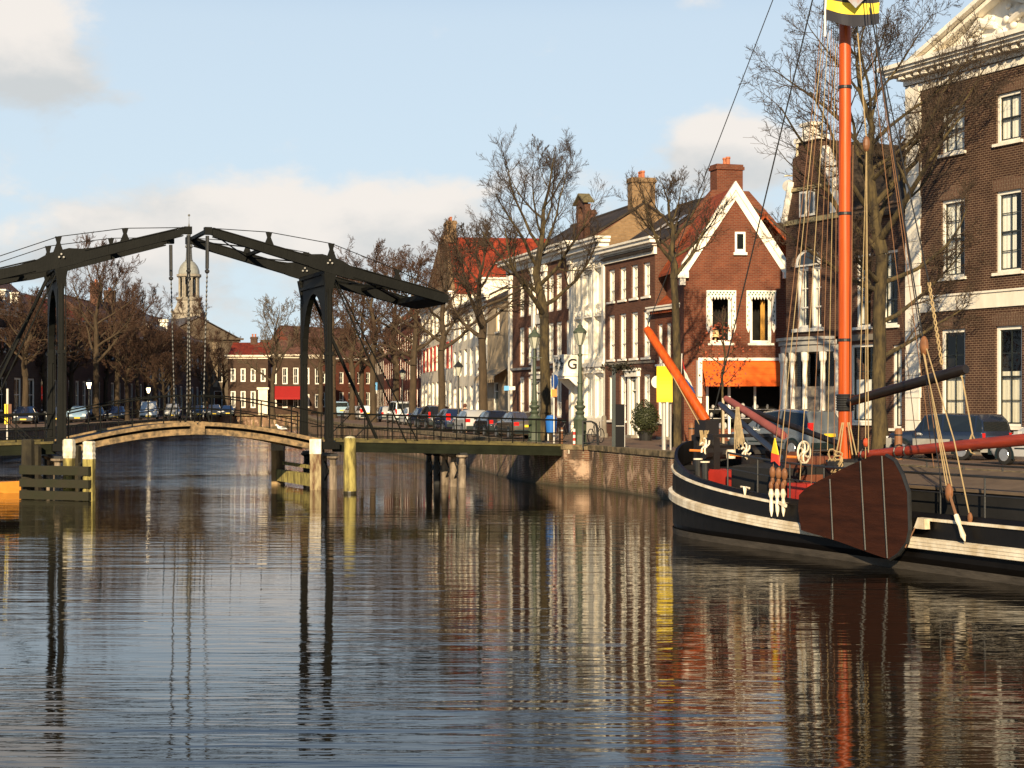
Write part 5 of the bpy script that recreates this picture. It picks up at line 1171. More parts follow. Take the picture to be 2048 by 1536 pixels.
# topping lift of tarred net-like rope
for k in range(2): MB().tube([bp(1858,565,.3)+(bp(1884,730,.3)-bp(1858,565,.3))*t+Vector((.03*math.sin(t*40+k*3.1),.03*math.cos(t*40+k*3.1),0)) for t in [i/40 for i in range(41)]],.018,5).build('topping_lift',ROPE,gf)
rope('topping_lift',[(ms,.0,16.5),bp(1858,565,.3)],.016,WIRE,mast)
# rope coils at the mast foot
q=MB(); rr=random.Random(2)
for i in range(9):
    c=bp(1668+rr.uniform(-8,10),925+rr.uniform(-14,16),.5); q.tube([c+Vector((.13*math.cos(t)+rr.uniform(-.03,.03),.05*math.sin(t*2),.17*math.sin(t))) for t in [k*.6 for k in range(12)]],.02,5)
for x in (1676,1683,1703,1711): q.tube([bp(x*.4+1690*.6,845,.22),bp(x-4 if x<1690 else x+2,910,.4)],.016,5)
q.build('rope_coil',ROPE,BG)
q=MB(); rr=random.Random(5)
for i in range(12):
    c=bp(1408,868,.3); q.tube([c+Vector((rr.uniform(-.1,.1),rr.uniform(-.1,.1),.1)),c+Vector((rr.uniform(-.15,.15),rr.uniform(-.1,.1),-.35)),c+Vector((rr.uniform(-.2,.2),rr.uniform(-.1,.1),-.7))],.02,5)
q.build('rope_coil',ROPE,BG)
rope('bow_line',[bs_b,bp(1408,865,.2)],.016,ROPE)
for i in range(4): rope('bow_line',[bs_b+Vector((-.02*i,0,-.05*i)),bp(1360+i*10,760+i*14,.1)],.010,ROPE)
# spoked white winch wheels
def wheel(px,py,r,y,ns,rim):
    c=bp(px,py,y); q=MB()
    if rim: q.tube([c+Vector((r*math.cos(t)*.35,-r*math.cos(t)*.0+r*math.cos(t)*.93*-1,r*math.sin(t))) for t in [k*math.pi/12 for k in range(25)]],.028,6,False)
    for k in range(ns):
        t0=2*math.pi*k/ns; q.tube([c+Vector((rr_*math.cos(t0+dt)*.35,-rr_*math.cos(t0+dt)*.93,rr_*math.sin(t0+dt))) for rr_,dt in ((.03,0),(r*.4,.15),(r*.75,.4),(r,.75))],.026,6)
    q.ball(c,.06,8,6); o=q.build('winch_wheel',HULLWHITE,BG)
    MB().tube([c+Vector((.02,.05,-.12)),c+Vector((.1,.45,-.1))],.035,6).build('handle',ORANGEW,o); return o
wheel(1608,905,.27,1.6,6,True); wheel(1411,893,.24,1.2,6,False); wheel(1492,902,.22,.8,6,False)
# windlass, bollards, hatch, cabin, rails
q=MB(); c=Vector((9.6,0,dz(9.6)))
q.tube([c+Vector((0,-1.2,.75)),c+Vector((0,1.2,.75))],.2,10); 
for y in (-.9,.9): q.box(9.4,9.8,y-.1,y+.1,c.z,c.z+1.15)
q.box(9.45,9.75,-1.0,1.0,c.z+1.153,c.z+1.25)
for y in (-.5,0,.5): q.lathe([(.3,-.06),(.3,.06)],(9.6,y,c.z+.75),10)
for xx,yy,hh in ((10.6,.4,.9),(8.7,-.6,.8),(8.2,.5,.7),(10.2,-.6,.8)): q.box(xx-.2,xx+.2,yy-.25,yy+.25,c.z-.2,c.z+hh)
q.build('windlass',SPARBLK,BG)
for px,py in ((1396,945),(1410,951)):
    a=bp(px,py,1.5); o=MB().lathe([(.10,a.z-.15),(.09,a.z+.35)],(a.x,a.y,0),10).build('bollard',IRON,BG); MB().lathe([(.13,a.z+.352),(.13,a.z+.39)],(a.x,a.y,0),12).build('bollard_cap',HULLWHITE,o)
a=bp(1440,955,.9); MB().box(a.x-1.0,a.x+.5,-.6,1.1,a.z-.5,a.z+.22).build('fore_hatch',HATCHRED,BG); a=bp(1575,975,1.2); MB().box(a.x-.8,a.x+.8,-.8,1.2,a.z-.4,a.z+.12).build('fore_hatch',HATCHRED,BG)
q=MB(); q.prism([(-1.75,1.0),(1.75,1.0),(1.75,1.75),(0,2.05),(-1.75,1.75)],-8.0,3.2,axis='x'); q.build('hatch_coaming',DECKBLK,BG)
q=MB(); q.prism([(-1.8,1.76),(0,2.06),(1.8,1.76),(1.8,1.82),(0,2.13),(-1.8,1.82)],-6.0,2.6,axis='x'); q.build('hatch_cover',TARP,BG)
q=MB().prism([(-1.2,1.0),(1.2,1.0),(1.2,1.95),(0,2.1),(-1.2,1.95)],5.6,8.2,axis='x'); q.build('fore_cabin',DECKBLK,BG)
c=bp(1632,925,.2); q=MB().tube([(c.x,-.9,c.z),(c.x,.9,c.z)],.17,12).tube([(c.x,-.95,c.z),(c.x,-.85,c.z)],.3,14).tube([(c.x,.85,c.z),(c.x,.95,c.z)],.3,14); q.box(c.x-.3,c.x+.3,-.8,.8,c.z-.9,c.z-.3); shade_auto(q.build('winch',plain('rusty_winch',(.13,.04,.018),.8,.5,3),BG))
for yb,nm in ((2.1,0),(-2.1,1)):
    q=MB(); sts=[-7,-5.6,-4.2,-2.8,-1.4,0,1.4,2.8,4.2,5.6,7]
    for s_ in sts: q.tube([(s_,yb*hb(s_)/2.32,bul_z(s_)-.1),(s_,yb*hb(s_)/2.32,bul_z(s_)+.85)],.022,6)
    for hh in (.85,.45): q.tube([(s_,yb*hb(s_)/2.32,bul_z(s_)+hh) for s_ in sts],.018 if hh<.8 else .03,5)
    q.build('guard_rail',IRON,BG)
a=bp(1490,982,2.3); MB().tube([a+Vector((.18,0,.1)),a+Vector((.05,0,.1)),a+Vector((0,0,-.08)),a+Vector((-.05,0,.1)),a+Vector((-.2,0,.08))],.028,6).build('cleat',HULLWHITE,BG)
a=bp(1462,908,.9); MB().lathe([(.12,-.12),(.14,0),(.12,.12)],a,10).build('white_drum',HULLWHITE,BG)
a=bp(1478,858,.6); q=MB(); rr=random.Random(6)
for i in range(16): t=i/15; q.tube([a+Vector((-.02+.1*t,.05*rr.random(),.6)),a+Vector((-.2+.34*t+rr.uniform(-.03,.03),.1*rr.random(),.1)),a+Vector((-.3+.36*t,.1*rr.random(),-.35-.25*rr.random()))],.02,5)
q.build('hanging_rope_bundle',plain('rope_dull',(.33,.25,.14),.9,.4,9),BG)
a=bp(1700,860,.3); MB().ball(bp(1732,885,.3),.11,10,8,(.7,.7,1)).build('red_lamp',plain('lamp_red_brown',(.4,.06,.02),.4),BG)
# pennant and flag
T=thing('pennant','small yellow and red pennant hanging from the barge shroud','pennant',BC+BF*bp(1550,880,2.3).x+BP*2.3+Vector((0,0,bp(1550,880,2.3).z)),BS)
q=MB(); q.prism([(0,0.05),(.13,-.32),(-.16,-.36)],-.01,.02); q.build('yellow_cloth',plain('pennant_yellow',(.8,.55,.03),.8,.1),T)
MB().prism([(.13,-.325),(-.16,-.365),(-.2,-.62),(-.02,-.52),(.14,-.55)],-.015,.025).build('red_cloth',plain('pennant_red',(.6,.05,.03),.8,.1),T)
fz=bp(1700,0,.3).z; fo=BC+BF*bp(1648,0,.9).x+BP*.9+Vector((0,0,fz))
T=thing('flag','black and yellow striped flag with emblem flying at the mast by the top edge','flag',fo,0)
def fl(u,v):    # u along the fly to the right, v upwards
    return (u+.03*math.sin(v*3),-.35+.14*math.sin(u*5.2+v*1.4)+.1*u,v-.28*u*(0)+.05*math.sin(u*4))
def flagpart(name,v0,v1,mat,u0=0,u1=1.36,off=0,sk=0,sub=None):
    q=MB(); n=16
    for i in range(n):
        a=u0+(u1-u0)*i/n; b_=u0+(u1-u0)*(i+1)/n
        dn=lambda u:-.12*math.sin(u*2.3)
        for y in (0,.012):
            q.quad(*[(p[0],p[1]+y-off,p[2]) for p in (fl(a,v0+dn(a)),fl(b_,v0+dn(b_)),fl(b_,v1+dn(b_)),fl(a,v1+dn(a)))])
    return q.build(name,mat,sub or T,True)
BLK=plain('flag_black',(.03,.03,.04),.8,.2,3); YEL=plain('flag_yellow',(.8,.6,.06),.8,.1,3)
flagpart('black_stripe',-.60,-.33,BLK); flagpart('yellow_stripe',-.327,-.05,YEL); flagpart('black_stripe',-.047,.75,BLK)
q=MB(); q.prism([(.38,.5),(.98,.5),(.98,-.02),(.68,-.33),(.38,-.02)],-.02,.0); e=q.build('emblem',plain('flag_emblem',(.22,.32,.38),.8,.6,5,col2=(.3,.14,.09)),T); e.location=(0,-.52,0)
MB().tube([(-.05,-.38,-1.0),(.02,-.36,1.6)],.03,6).build('flag_staff',plain('staff_white',(.7,.68,.62),.6),T)
# ---------------------------------------------------------------- bare trees
def grow(seed,H,W,fork,r,limbs=8,kids=(7,6,5),up=.35,leader=True,tw=.009,lean=(0,0),low=0,droop=0):
    rg=random.Random(seed); T=MB(); B=MB()
    npt=7; tp=[]; rad=[]; x=y=0
    for i in range(npt+1):
        z=-.3+(fork+.3)*i/npt
        if i: x+=rg.uniform(-.05,.05)*fork/6+lean[0]*fork/npt; y+=rg.uniform(-.05,.05)*fork/6+lean[1]*fork/npt
        tp.append(Vector((x,y,z))); rad.append(r*(1.45 if i==0 else 1.12 if i==1 else 1-.25*i/npt))
    T.tube(tp,rad,12)
    # burrs and stubs on the trunk
    for i in range(5):
        a=rg.uniform(0,6.28); z=rg.uniform(.5,fork); T.ball((math.cos(a)*r*.7,math.sin(a)*r*.7,z),r*rg.uniform(.25,.45),7,5)
    base=tp[-1]; paths=[]
    top=H
    if leader:
        n=8; lp=[base]; 
        for i in range(1,n+1): lp.append(lp[-1]+Vector((rg.uniform(-.25,.25)*W/7,rg.uniform(-.25,.25)*W/7,(H-fork)/n)))
        lr=[r*.84*(1-i/n)**1.15+.012 for i in range(n+1)]; B.tube(lp,lr,7)
        def at(t): f=t*n; i=min(int(f),n-1); return lp[i].lerp(lp[i+1],f-i),lr[i]+(lr[i+1]-lr[i])*(f-i)
    else:
        def at(t): return base.copy(),r*.6
    def br(p,d,L,rd,lev):
        segs=(6,4,3,2)[lev]; pts=[p]; rs=[rd]; d=d.normalized()
        for i in range(segs):
            d=(d+Vector((rg.uniform(-1,1),rg.uniform(-1,1),rg.uniform(-1,1)))*(.20,.19,.15,.10)[lev]+Vector((0,0,up*(.28 if lev<2 else .26)-droop*(.1 if lev>1 else 0)))).normalized()
            pts.append(pts[-1]+d*L/segs); rs.append(max(tw*.7,rd*(1-.8*(i+1)/segs)))
        B.cur=0 if lev==0 or rd>.04 else 1
        B.tube(pts,rs,(8,5,4,3)[lev],cap=False)
        if lev<3:
            k=kids[lev]
            for j in range(k):
                t=(.18 if lev else .28)+(.8 if lev else .72)*(j+rg.random()*.8)/k; f=t*segs; i=min(int(f),segs-1); q=pts[i].lerp(pts[i+1],f-i)
                dd=(pts[i+1]-pts[i]).normalized(); a=Vector((rg.uniform(-1,1),rg.uniform(-1,1),rg.uniform(-1,1))); a=(a-dd*a.dot(dd)).normalized()
                an=R(rg.uniform(30,62)); cd=dd*math.cos(an)+a*math.sin(an)
                br(q,cd,L*rg.uniform(.34,.55)*(1-.35*t),max(tw,rs[i]*.5),lev+1)
    for j in range(limbs):
        t=(j+.3*rg.random())/limbs*.8; p,rr=at(t); az=j*2.4+rg.uniform(-.5,.5); elv=R(22+38*t+rg.uniform(-8,14)) 
        L=W/2*(1.0-.35*t)/max(.5,math.cos(elv))*rg.uniform(.85,1.15); L=min(L,(H-p.z)*1.05)
        br(p,Vector((math.cos(az)*math.cos(elv),math.sin(az)*math.cos(elv),math.sin(elv))),L,max(.03,(rr*.6 if leader else r*.45)*(1-.2*rg.random())),0)
    for j in range(low):
        z=fork*rg.uniform(.45,.98); az=rg.uniform(0,6.28); br(Vector((0,0,z)),Vector((math.cos(az),math.sin(az),.25)),W*.40,r*.34,0)
    return T,B
def tree(label,px,D,seed,H,W,fork,r,barkm=BARK,twig=TWIG,group=None,name='bare_tree',X=None,**kw):
    x=PX(px,D) if X is None else X
    o=thing(name,label,'tree',(x,D,ST),random.Random(seed).uniform(0,6.28),group)
    T,B=grow(seed,H,W,fork,r,**kw); shade_auto(T.build('trunk',barkm,o),60); B.build('crown',[barkm,twig],o); return o
RB='bare trees along the right quay'; LB='bare trees along the left quay'
TREES={}
tree('huge bare tree with mossy trunk standing behind the barge mast by the mansion',1760,60.5,11,16.2,10.4,7.2,.27,BARKMOSS,TWIG,RB,limbs=17,kids=(10,9,7),tw=.008,low=6)
tree('slender bare tree with yellow green trunk beside the yellow sign',1350,73.5,23,11.6,5.6,7.3,.2,BARKMOSS,TWIG,RB,limbs=12,kids=(9,8,6),up=.6,tw=.007)
tree('tall bare tree forking wide behind the green lamp posts in front of the pilastered house',1092,86,37,15.0,8.6,6.2,.3,BARKMOSS,TWIG,RB,limbs=14,kids=(10,9,7),up=.55,tw=.008)
tree('bare tree with wide low crown hiding the beige stucco house',966,102,41,12.6,8.4,5.7,.3,BARK,TWIG,RB,limbs=13,kids=(9,7,6),tw=.013)
tree('bare tree before the white house with straight brown trunk by the dark blue car',886,116,43,13.4,7.5,5.4,.28,BARK,TWIGRED,RB,limbs=13,kids=(9,7,6),tw=.013)
t6=tree('bare tree with leaning dark trunk in front of the shuttered house',824,136,47,14.0,8.0,4.8,.32,BARK,TWIGRED,RB,limbs=13,kids=(9,7,6),tw=.015)
t7=tree('bare reddish tree behind the blue parking sign post',746,158,53,16.5,9,5,.33,BARK,TWIGRED,RB,limbs=13,kids=(9,7,6),tw=.018)
t8=tree('bare reddish tree between the silver car and the parking sign far down the right quay',704,178,59,16,9,5,.34,BARK,TWIGRED,RB,limbs=13,kids=(9,7,6),tw=.02)
def again(src,label,px,D,sc_,rot,group,X=None):
    c=copy_tree(src); c.location=(PX(px,D) if X is None else X,D,ST); c.scale=(sc_,)*3; c.rotation_euler=(0,0,rot); c['label']=label; c['group']=group; return c
again(t7,'bare tree just right of the near bridge post, deep brown, far down the right quay',668,196,1.05,2.0,RB)
again(t8,'farthest bare tree of the right quay, in front of the dull red house',640,220,1.0,1.0,RB)
again(t6,'bare tree standing close in front of the shuttered house wall behind the parked cars',792,166,1.15,4.0,RB)
again(t7,'second row bare tree before the grey roofed brick house on the right bank',722,206,1.1,5.1,RB)
tc_=tree('round headed bare tree standing alone at the far end of the canal',545,214,61,14.6,9.0,4.4,.34,BARK,plain('twig_grey_brown',(.1,.075,.045),.9,.3,2),None,limbs=13,kids=(9,7,5),up=.5,tw=.018)
tl=tree('tall bare tree above the shaded roofs right of the left bridge post',192,163,67,17.2,9.5,5.5,.34,BARK,TWIGRED,LB,limbs=13,kids=(10,8,6),up=.5,tw=.017)
tm=tree('dense bare tree in front of the hip roofed house at the left edge',52,150,71,11.5,9,4.2,.32,BARK,TWIGRED,LB,limbs=14,kids=(10,8,6),tw=.017)
for i,(px,D,s_,lab,src) in enumerate([(8,158,1.0,'bare tree cut by the left picture edge beside the orange board',tm),(92,171,.95,'bare tree behind the left bridge post in the shade',tm),(142,180,1.0,'shaded bare tree before the bright red roof on the left bank',tm),(235,186,.95,'bare tree whose top stands over the brown roofed left house',tl),(275,196,.85,'bare tree in front of the twin chimneys on the left bank',tl),(312,205,.9,'bare tree before the grey roofed house on the left bank',tm),(345,216,.92,'bare tree below the church tower, dense and dark',tm),(378,226,.9,'bare tree in front of the dark house under the church tower',tl),(415,238,.85,'bare tree in front of the pedimented hall',tm),(447,250,.7,'small bare tree at the corner of the pedimented hall',tl),(25,178,.92,'bare tree behind the warning board row on the left bank',tm),(70,188,1.0,'bare tree against the hip roof between post and edge',tm),(118,192,1.0,'bare tree seen through the left bridge stays',tm),(210,200,1.0,'dark bare tree deep behind the tallest left bank tree',tm),(292,214,.95,'bare tree in shade deep behind the lit lamp over the van',tl),(330,190,.62,'low bare tree between parked cars on the left quay',tm),(255,168,.7,'low bare tree by the white van on the left quay',tm)]):
    again(src,lab,px,D,s_,i*1.3,LB)
# young tree with its last red leaves, tied to a pole
yt=tree('young tree with last red brown leaves in front of the orange awning',1444,66.5,77,5.6,2.2,2.6,.055,BARKMOSS,TWIGRED,None,name='young_tree',limbs=7,kids=(5,4,3),tw=.007,up=.5)
rg=random.Random(9); q=MB()
for i in range(420):
    a=rg.uniform(0,6.28); h=rg.random(); rr=1.15*math.sin(math.pi*min(1,.15+h*.85))**.6*rg.random()**.5; c=Vector((rr*math.cos(a),rr*math.sin(a),2.5+2.6*h)); s_=rg.uniform(.04,.08)
    u=Vector((rg.uniform(-1,1),rg.uniform(-1,1),rg.uniform(-1,1))).normalized()*s_; v=u.cross(Vector((rg.uniform(-1,1),rg.uniform(-1,1),1))).normalized()*s_*.7
    q.quad(c-u,c+v,c+u,c-v)
q.build('leaves',plain('leaf_red_brown',(.3,.07,.03),.8,.5,4),yt)
MB().tube([(.35,-.1,-.1),(.33,-.1,2.1)],.05,8).build('support_pole',plain('pole_pale_wood',(.45,.36,.24),.8),yt)
# clipped ball shrub
def shrub(name,label,px,D,r,zc,col,n=2600,cat='shrub'):
    o=thing(name,label,cat,(PX(px,D),D,ST)); rg=random.Random(px); q=MB()
    for i in range(n):
        u=Vector((rg.gauss(0,1),rg.gauss(0,1),rg.gauss(0,1))).normalized(); u.z*=1.25; c=u*r*(.82+.22*rg.random())*(1+.06*math.sin(u.x*9+u.z*7))+Vector((0,0,zc)); s_=rg.uniform(.035,.06)
        a=Vector((rg.uniform(-1,1),rg.uniform(-1,1),rg.uniform(-1,1))).normalized()*s_; b_=a.cross(u).normalized()*s_*.6
        q.quad(c-a,c+b_,c+a,c-b_)
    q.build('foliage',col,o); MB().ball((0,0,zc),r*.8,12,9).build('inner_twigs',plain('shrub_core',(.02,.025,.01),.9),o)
    MB().lathe([(.3,0),(.38,.45),(.4,.5)],(0,0,0),14).build('tub',IRON,o); return o
shrub('ball_shrub','round clipped evergreen shrub in a tub before the dormer house',1291,85,.72,1.1,plain('leaf_dark_green',(.035,.04,.012),.6,.5,4))
# ---------------------------------------------------------------- cars
def prof(kind):
    P_={'hatch':(4.0,1.70,[(-2.0,.35,.74,.79,.86,.84),(-1.95,.24,.93,.99,.95,.86),(-1.82,.2,.95,1.06,1,.82),(-1.50,.18,.94,1.40,1,.72),(-.6,.18,.93,1.46,1,.72),(.35,.18,.91,1.40,1,.70),(1.05,.18,.90,.97,1,.83),(1.75,.2,.75,.82,.95,.82),(2.0,.3,.58,.62,.82,.78)]),
    'sedan':(4.5,1.74,[(-2.25,.38,.78,.83,.86,.84),(-2.2,.26,.92,.97,.95,.86),(-1.75,.2,.95,1.02,1,.84),(-1.05,.18,.94,1.38,1,.68),(-.4,.18,.92,1.43,1,.69),(.45,.18,.9,1.38,1,.68),(1.2,.18,.88,.95,1,.83),(1.95,.2,.74,.8,.95,.82),(2.25,.3,.58,.62,.82,.78)]),
    'wagon':(4.5,1.76,[(-2.25,.36,.78,.83,.88,.86),(-2.2,.25,.95,1.02,.96,.86),(-2.1,.2,.97,1.1,1,.84),(-1.85,.18,.96,1.46,1,.74),(-.8,.18,.95,1.53,1,.74),(.4,.18,.93,1.46,1,.71),(1.2,.18,.91,.99,1,.84),(1.95,.2,.78,.84,.95,.82),(2.25,.3,.58,.62,.82,.78)]),
    'van':(4.8,1.9,[(-2.4,.36,.9,1.0,.9,.88),(-2.36,.25,1.05,1.3,.98,.86),(-2.3,.22,1.1,1.86,1,.82),(-1.2,.2,1.1,1.96,1,.82),(.6,.2,1.08,1.95,1,.82),(1.2,.2,1.05,1.86,1,.78),(1.75,.2,1.02,1.12,1,.84),(2.3,.22,.85,.92,.95,.84),(2.42,.32,.6,.64,.84,.8)]),
    'mpv':(4.5,1.8,[(-2.25,.36,.82,.88,.9,.88),(-2.2,.25,1.0,1.08,.97,.87),(-2.1,.2,1.02,1.2,1,.85),(-1.88,.18,1.02,1.60,1,.76),(-.6,.18,1.0,1.70,1,.76),(.5,.18,.98,1.60,1,.72),(1.35,.18,.95,1.05,1,.84),(2.0,.2,.82,.9,.95,.82),(2.25,.3,.6,.64,.82,.78)]),
    'jeep':(4.3,1.78,[(-2.15,.42,.9,.96,.94,.92),(-2.12,.36,1.05,1.15,.99,.9),(-2.05,.34,1.08,1.55,1,.84),(-1.85,.34,1.08,1.76,1,.82),(-.4,.34,1.07,1.80,1,.82),(.45,.34,1.06,1.74,1,.80),(.85,.34,1.05,1.13,1,.9),(1.9,.36,.98,1.05,.97,.9),(2.12,.42,.75,.8,.92,.88)])}
    return P_[kind]
def car(name,label,px,D,kind,paint,rot,group=None,X=None,cat='car',plate=True,lower=None):
    L,W,st=prof(kind); w2=W/2
    o=thing(name,label,cat,(PX(px,D) if X is None else X,D,ST),rot,group)
    if kind=='jeep': o.scale=(.95,.95,.87)
    q=MB(); rings=[]
    for x,zb,zl,zt,sb,wt in st:
        b=sb*w2; t=wt*w2
        half=[(b*.82,zb),(b*.97,zb+.10),(b,zb+(zl-zb)*.45),(b*.985,zl-.06),(b*.955,zl),(t+.0,zt-.05),(t*.86,zt)]
        rings.append([(x,-y,z) for y,z in half]+[(x,y,z) for y,z in half[::-1]])
    n=14
    for r in rings: q.v+= [Vector(v) for v in r]
    for i in range(len(rings)-1):
        for k in range(n):
            q.f.append([i*n+k,i*n+(k+1)%n,(i+1)*n+(k+1)%n,(i+1)*n+k]); q.mi.append(0)
    q.f.append(list(range(n))[::-1]); q.mi.append(0); q.f.append([(len(rings)-1)*n+k for k in range(n)]); q.mi.append(0)
    body=shade_auto(q.build('body',paint,o),38)
    cx=Vector((0,0,.9))
    def inset(a,b,c,d,m,nm):
        a,b,c,d=map(Vector,(a,b,c,d)); ctr=(a+b+c+d)/4; nn=(b-a).cross(d-a).normalized()
        if nn.dot(ctr-cx)<0: nn=-nn
        pts=[p+(ctr-p)*m+nn*.012 for p in (a,b,c,d)]; return pts
    Gl=MB(); Gr=MB(); cab=[i for i in range(len(st)-1) if st[i][3]-st[i][2]>.25 and st[i+1][3]-st[i+1][2]>.25]
    for i in cab:
        for k,G in ((4,Gl),(8,Gr)): G.add(inset(rings[i][k],rings[i+1][k],rings[i+1][k+1],rings[i][k+1],.10,0),[(0,1,2,3)])
    # slanted side lights fore and aft
    i0,i1=cab[0],cab[-1]+1
    Gl.add(inset(rings[i0-1][4],rings[i0][4],rings[i0][5],rings[i0-1][5],.14,0),[(0,1,2,3)]); Gr.add(inset(rings[i0-1][9],rings[i0][9],rings[i0][8],rings[i0-1][8],.14,0),[(0,1,2,3)])
    Gl.add(inset(rings[i1][4],rings[i1+1][4],rings[i1+1][5],rings[i1][5],.14,0),[(0,1,2,3)]); Gr.add(inset(rings[i1][9],rings[i1+1][9],rings[i1+1][8],rings[i1][8],.14,0),[(0,1,2,3)])
    Gl.build('side_window',CARGLASS,o); Gr.build('side_window',CARGLASS,o)
    MB().add(inset(rings[i0-1][5],rings[i0-1][8],rings[i0][8],rings[i0][5],.09,0),[(0,1,2,3)]).build('rear_window',CARGLASS,o)
    MB().add(inset(rings[i1][5],rings[i1][8],rings[i1+1][8],rings[i1+1][5],.09,0),[(0,1,2,3)]).build('windscreen',CARGLASS,o)
    wr=.31 if kind!='jeep' else .37; xs=(-L*.30,L*.31)
    for x in xs:
        for sy in (-1,1):
            wy=sy*(w2-.09); T=MB().tube([(x,wy-sy*.1,wr),(x,wy+sy*.02,wr),(x,wy+sy*.10,wr),(x,wy+sy*.115,wr)],[wr,wr,wr*.97,wr*.8],18); wo=shade_auto(T.build('wheel',RUBBER,o),50)
            q=MB().tube([(x,wy+sy*.10,wr),(x,wy+sy*.122,wr)],[wr*.68,wr*.62],14)
            q.build('rim',RIM,wo)
            ar=[(x+(wr+.07)*math.cos(t),wr+(wr+.07)*math.sin(t)) for t in [math.pi*k/12 for k in range(13)]]+[(x-(wr+.07),wr*.6),(x+(wr+.07),wr*.6)]
            ys=sorted((sy*(w2-.02),sy*(w2+.004))); MB().prism(ar,ys[0],ys[1]).build('wheel_arch',BLACKPL,o)
    xr=-L/2; zl=st[1][2]
    if kind=='jeep':
        for sy in (-1,1):
            y0,y1=sorted((sy*(w2-.03),sy*(w2+.012)))
            for xa,xb in ((-L*.30+.5,L*.31-.5),(-L/2+.1,-L*.30-.5),(L*.31+.5,L/2-.1)):
                if xb>xa: MB().box(xa,xb,y0,y1,.42,.8).build('side_cladding',lower,o)
    else:
        for sy in (-1,1):
            y0,y1=sorted((sy*(w2-.01),sy*(w2+.006))); MB().box(-L*.30+.42,L*.31-.42,y0,y1,.5,.545).build('side_moulding',BLACKPL,o)
    for sy in (-1,1):
        y0,y1=sorted((sy*w2*.93,sy*w2*(.62 if kind not in('van','mpv','jeep') else .78)))
        tall=.2 if kind in('sedan','hatch','jeep') else .42
        MB().box(xr-.01,xr+.16,y0,y1,zl-.2,zl-.2+tall if kind!='sedan' else zl-.02).build('taillight',REDL,o)
        y0,y1=sorted((sy*w2*.88,sy*w2*.5)); xf=L/2; zh=st[-1][2]
        MB().box(xf-.28,xf-.01,y0,y1,zh-.02,zh+.12).build('headlight',CLEARL,o)
        MB().box(.55,.72,*sorted((sy*(w2-.03),sy*(w2+.14))),.93,1.05).build('mirror',paint,o)
    MB().box(xr-.06,xr+.12,-w2*.9,w2*.9,.32,.52).build('rear_bumper',BLACKPL if lower is None else lower,o); MB().box(L/2-.12,L/2+.05,-w2*.85,w2*.85,.3,.5).build('front_bumper',BLACKPL if lower is None else lower,o)
    if plate: MB().box(xr-.075,xr-.05,-.26,.26,zl-.28,zl-.16).build('number_plate',PLATE,o); MB().box(L/2+.052,L/2+.065,-.26,.26,.36,.47).build('number_plate',PLATE,o)
    return o
def paint(name,col,rough=.22): 
    m=plain(name,col,rough,.06,1,spec=.6); 
    b=m.node_tree.nodes['Principled BSDF']; b.inputs['Coat Weight'].default_value=.6; b.inputs['Coat Roughness'].default_value=.05; return m
pBLK=paint('paint_black',(.012,.012,.014)); pGRY=paint('paint_dark_grey',(.05,.05,.05)); pSIL=paint('paint_silver',(.42,.42,.41)); pWHT=paint('paint_white',(.7,.7,.67)); pNAV=paint('paint_navy',(.012,.02,.05)); pBRN=paint('paint_bronze',(.075,.06,.045)); pLBL=paint('paint_light_blue',(.25,.38,.5)); pJEEP=paint('paint_dark_blue',(.012,.018,.035)); pSUV=paint('paint_blue_grey',(.1,.115,.13)); pRED=paint('paint_dark_red',(.25,.02,.02))
CG='cars parked along the right quay'; away=R(90+14)
for args in [('parked_car','bronze dark sedan parked nearest the green lamp posts on the quay',1037,89,'sedan',pBRN),('parked_car','black hatchback parked just beyond the bronze sedan on the quay',988,95.5,'hatch',pBLK),('parked_car','silver white hatchback parked before the bare tree with yellow plate shown',943,102,'hatch',pSIL),('parked_car','navy blue wagon parked behind the silver white hatchback',903,111,'wagon',pNAV),('parked_car','black tall tailed car between the navy cars near the straight trunk',868,121,'mpv',pBLK),('parked_car','small navy hatchback between black car and leaning tree',846,130,'hatch',pNAV),('parked_car','white hatchback with tall red tail lights beside the white van',824,140,'hatch',pWHT)]:
    car(*args,away,CG)
car('parked_van','tall white van parked among the cars on the right quay',801,151,'van',pWHT,away,CG,cat='van')
for args in [('parked_car','silver hatchback between white van and blue parking sign',771,163,'hatch',pSIL),('parked_car','white wagon parked left of the blue parking sign',729,178,'wagon',pWHT),('parked_car','far silver sedan parked near the end of the right quay row',706,190,'sedan',pSIL)]: car(*args,away,CG)
car('parked_van','small light blue and white van at the far end of the right quay row',678,208,'van',pLBL,away,CG,cat='van')
car('parked_car','silver blue people carrier parked behind the barge before the shopfront',1570,61.5,'mpv',pSUV,R(90+33))
car('parked_jeep','dark blue off road car with grey lower body parked by the mansion',0,58.2,'jeep',pJEEP,R(90+38),X=14.9,cat='off-road car',lower=plain('jeep_lower',(.3,.29,.26),.6))
car('parked_car','pale silver car at the right picture edge before the mansion',0,52.0,'hatch',pSIL,R(90+30),X=16.6)
LG='cars parked along the left quay'; facing_=R(-80)
for px,D,kd,pt,lab in [(52,147,'wagon',pNAV,'dark blue car with shining headlights behind the left fender'),(112,152,'hatch',pGRY,'dark grey hatchback by the left bridge post with a yellow plate'),(158,160,'wagon',pLBL,'light blue wagon parked right of the left bridge post'),(192,166,'sedan',pBLK,'black sedan under the tall left bank tree'),(235,173,'hatch',pNAV,'dark navy hatchback left of the white van on the left quay'),(345,190,'mpv',pSIL,'pale silver people carrier right of the white van'),(398,205,'hatch',pBLK,'black hatchback under the bridge hangers far left bank'),(428,212,'wagon',pGRY,'grey wagon near the hall steps on the left bank'),(455,221,'sedan',pNAV,'navy sedan farthest along the left quay')]:
    car('parked_car',lab,px,D,kd,pt,facing_,LG)
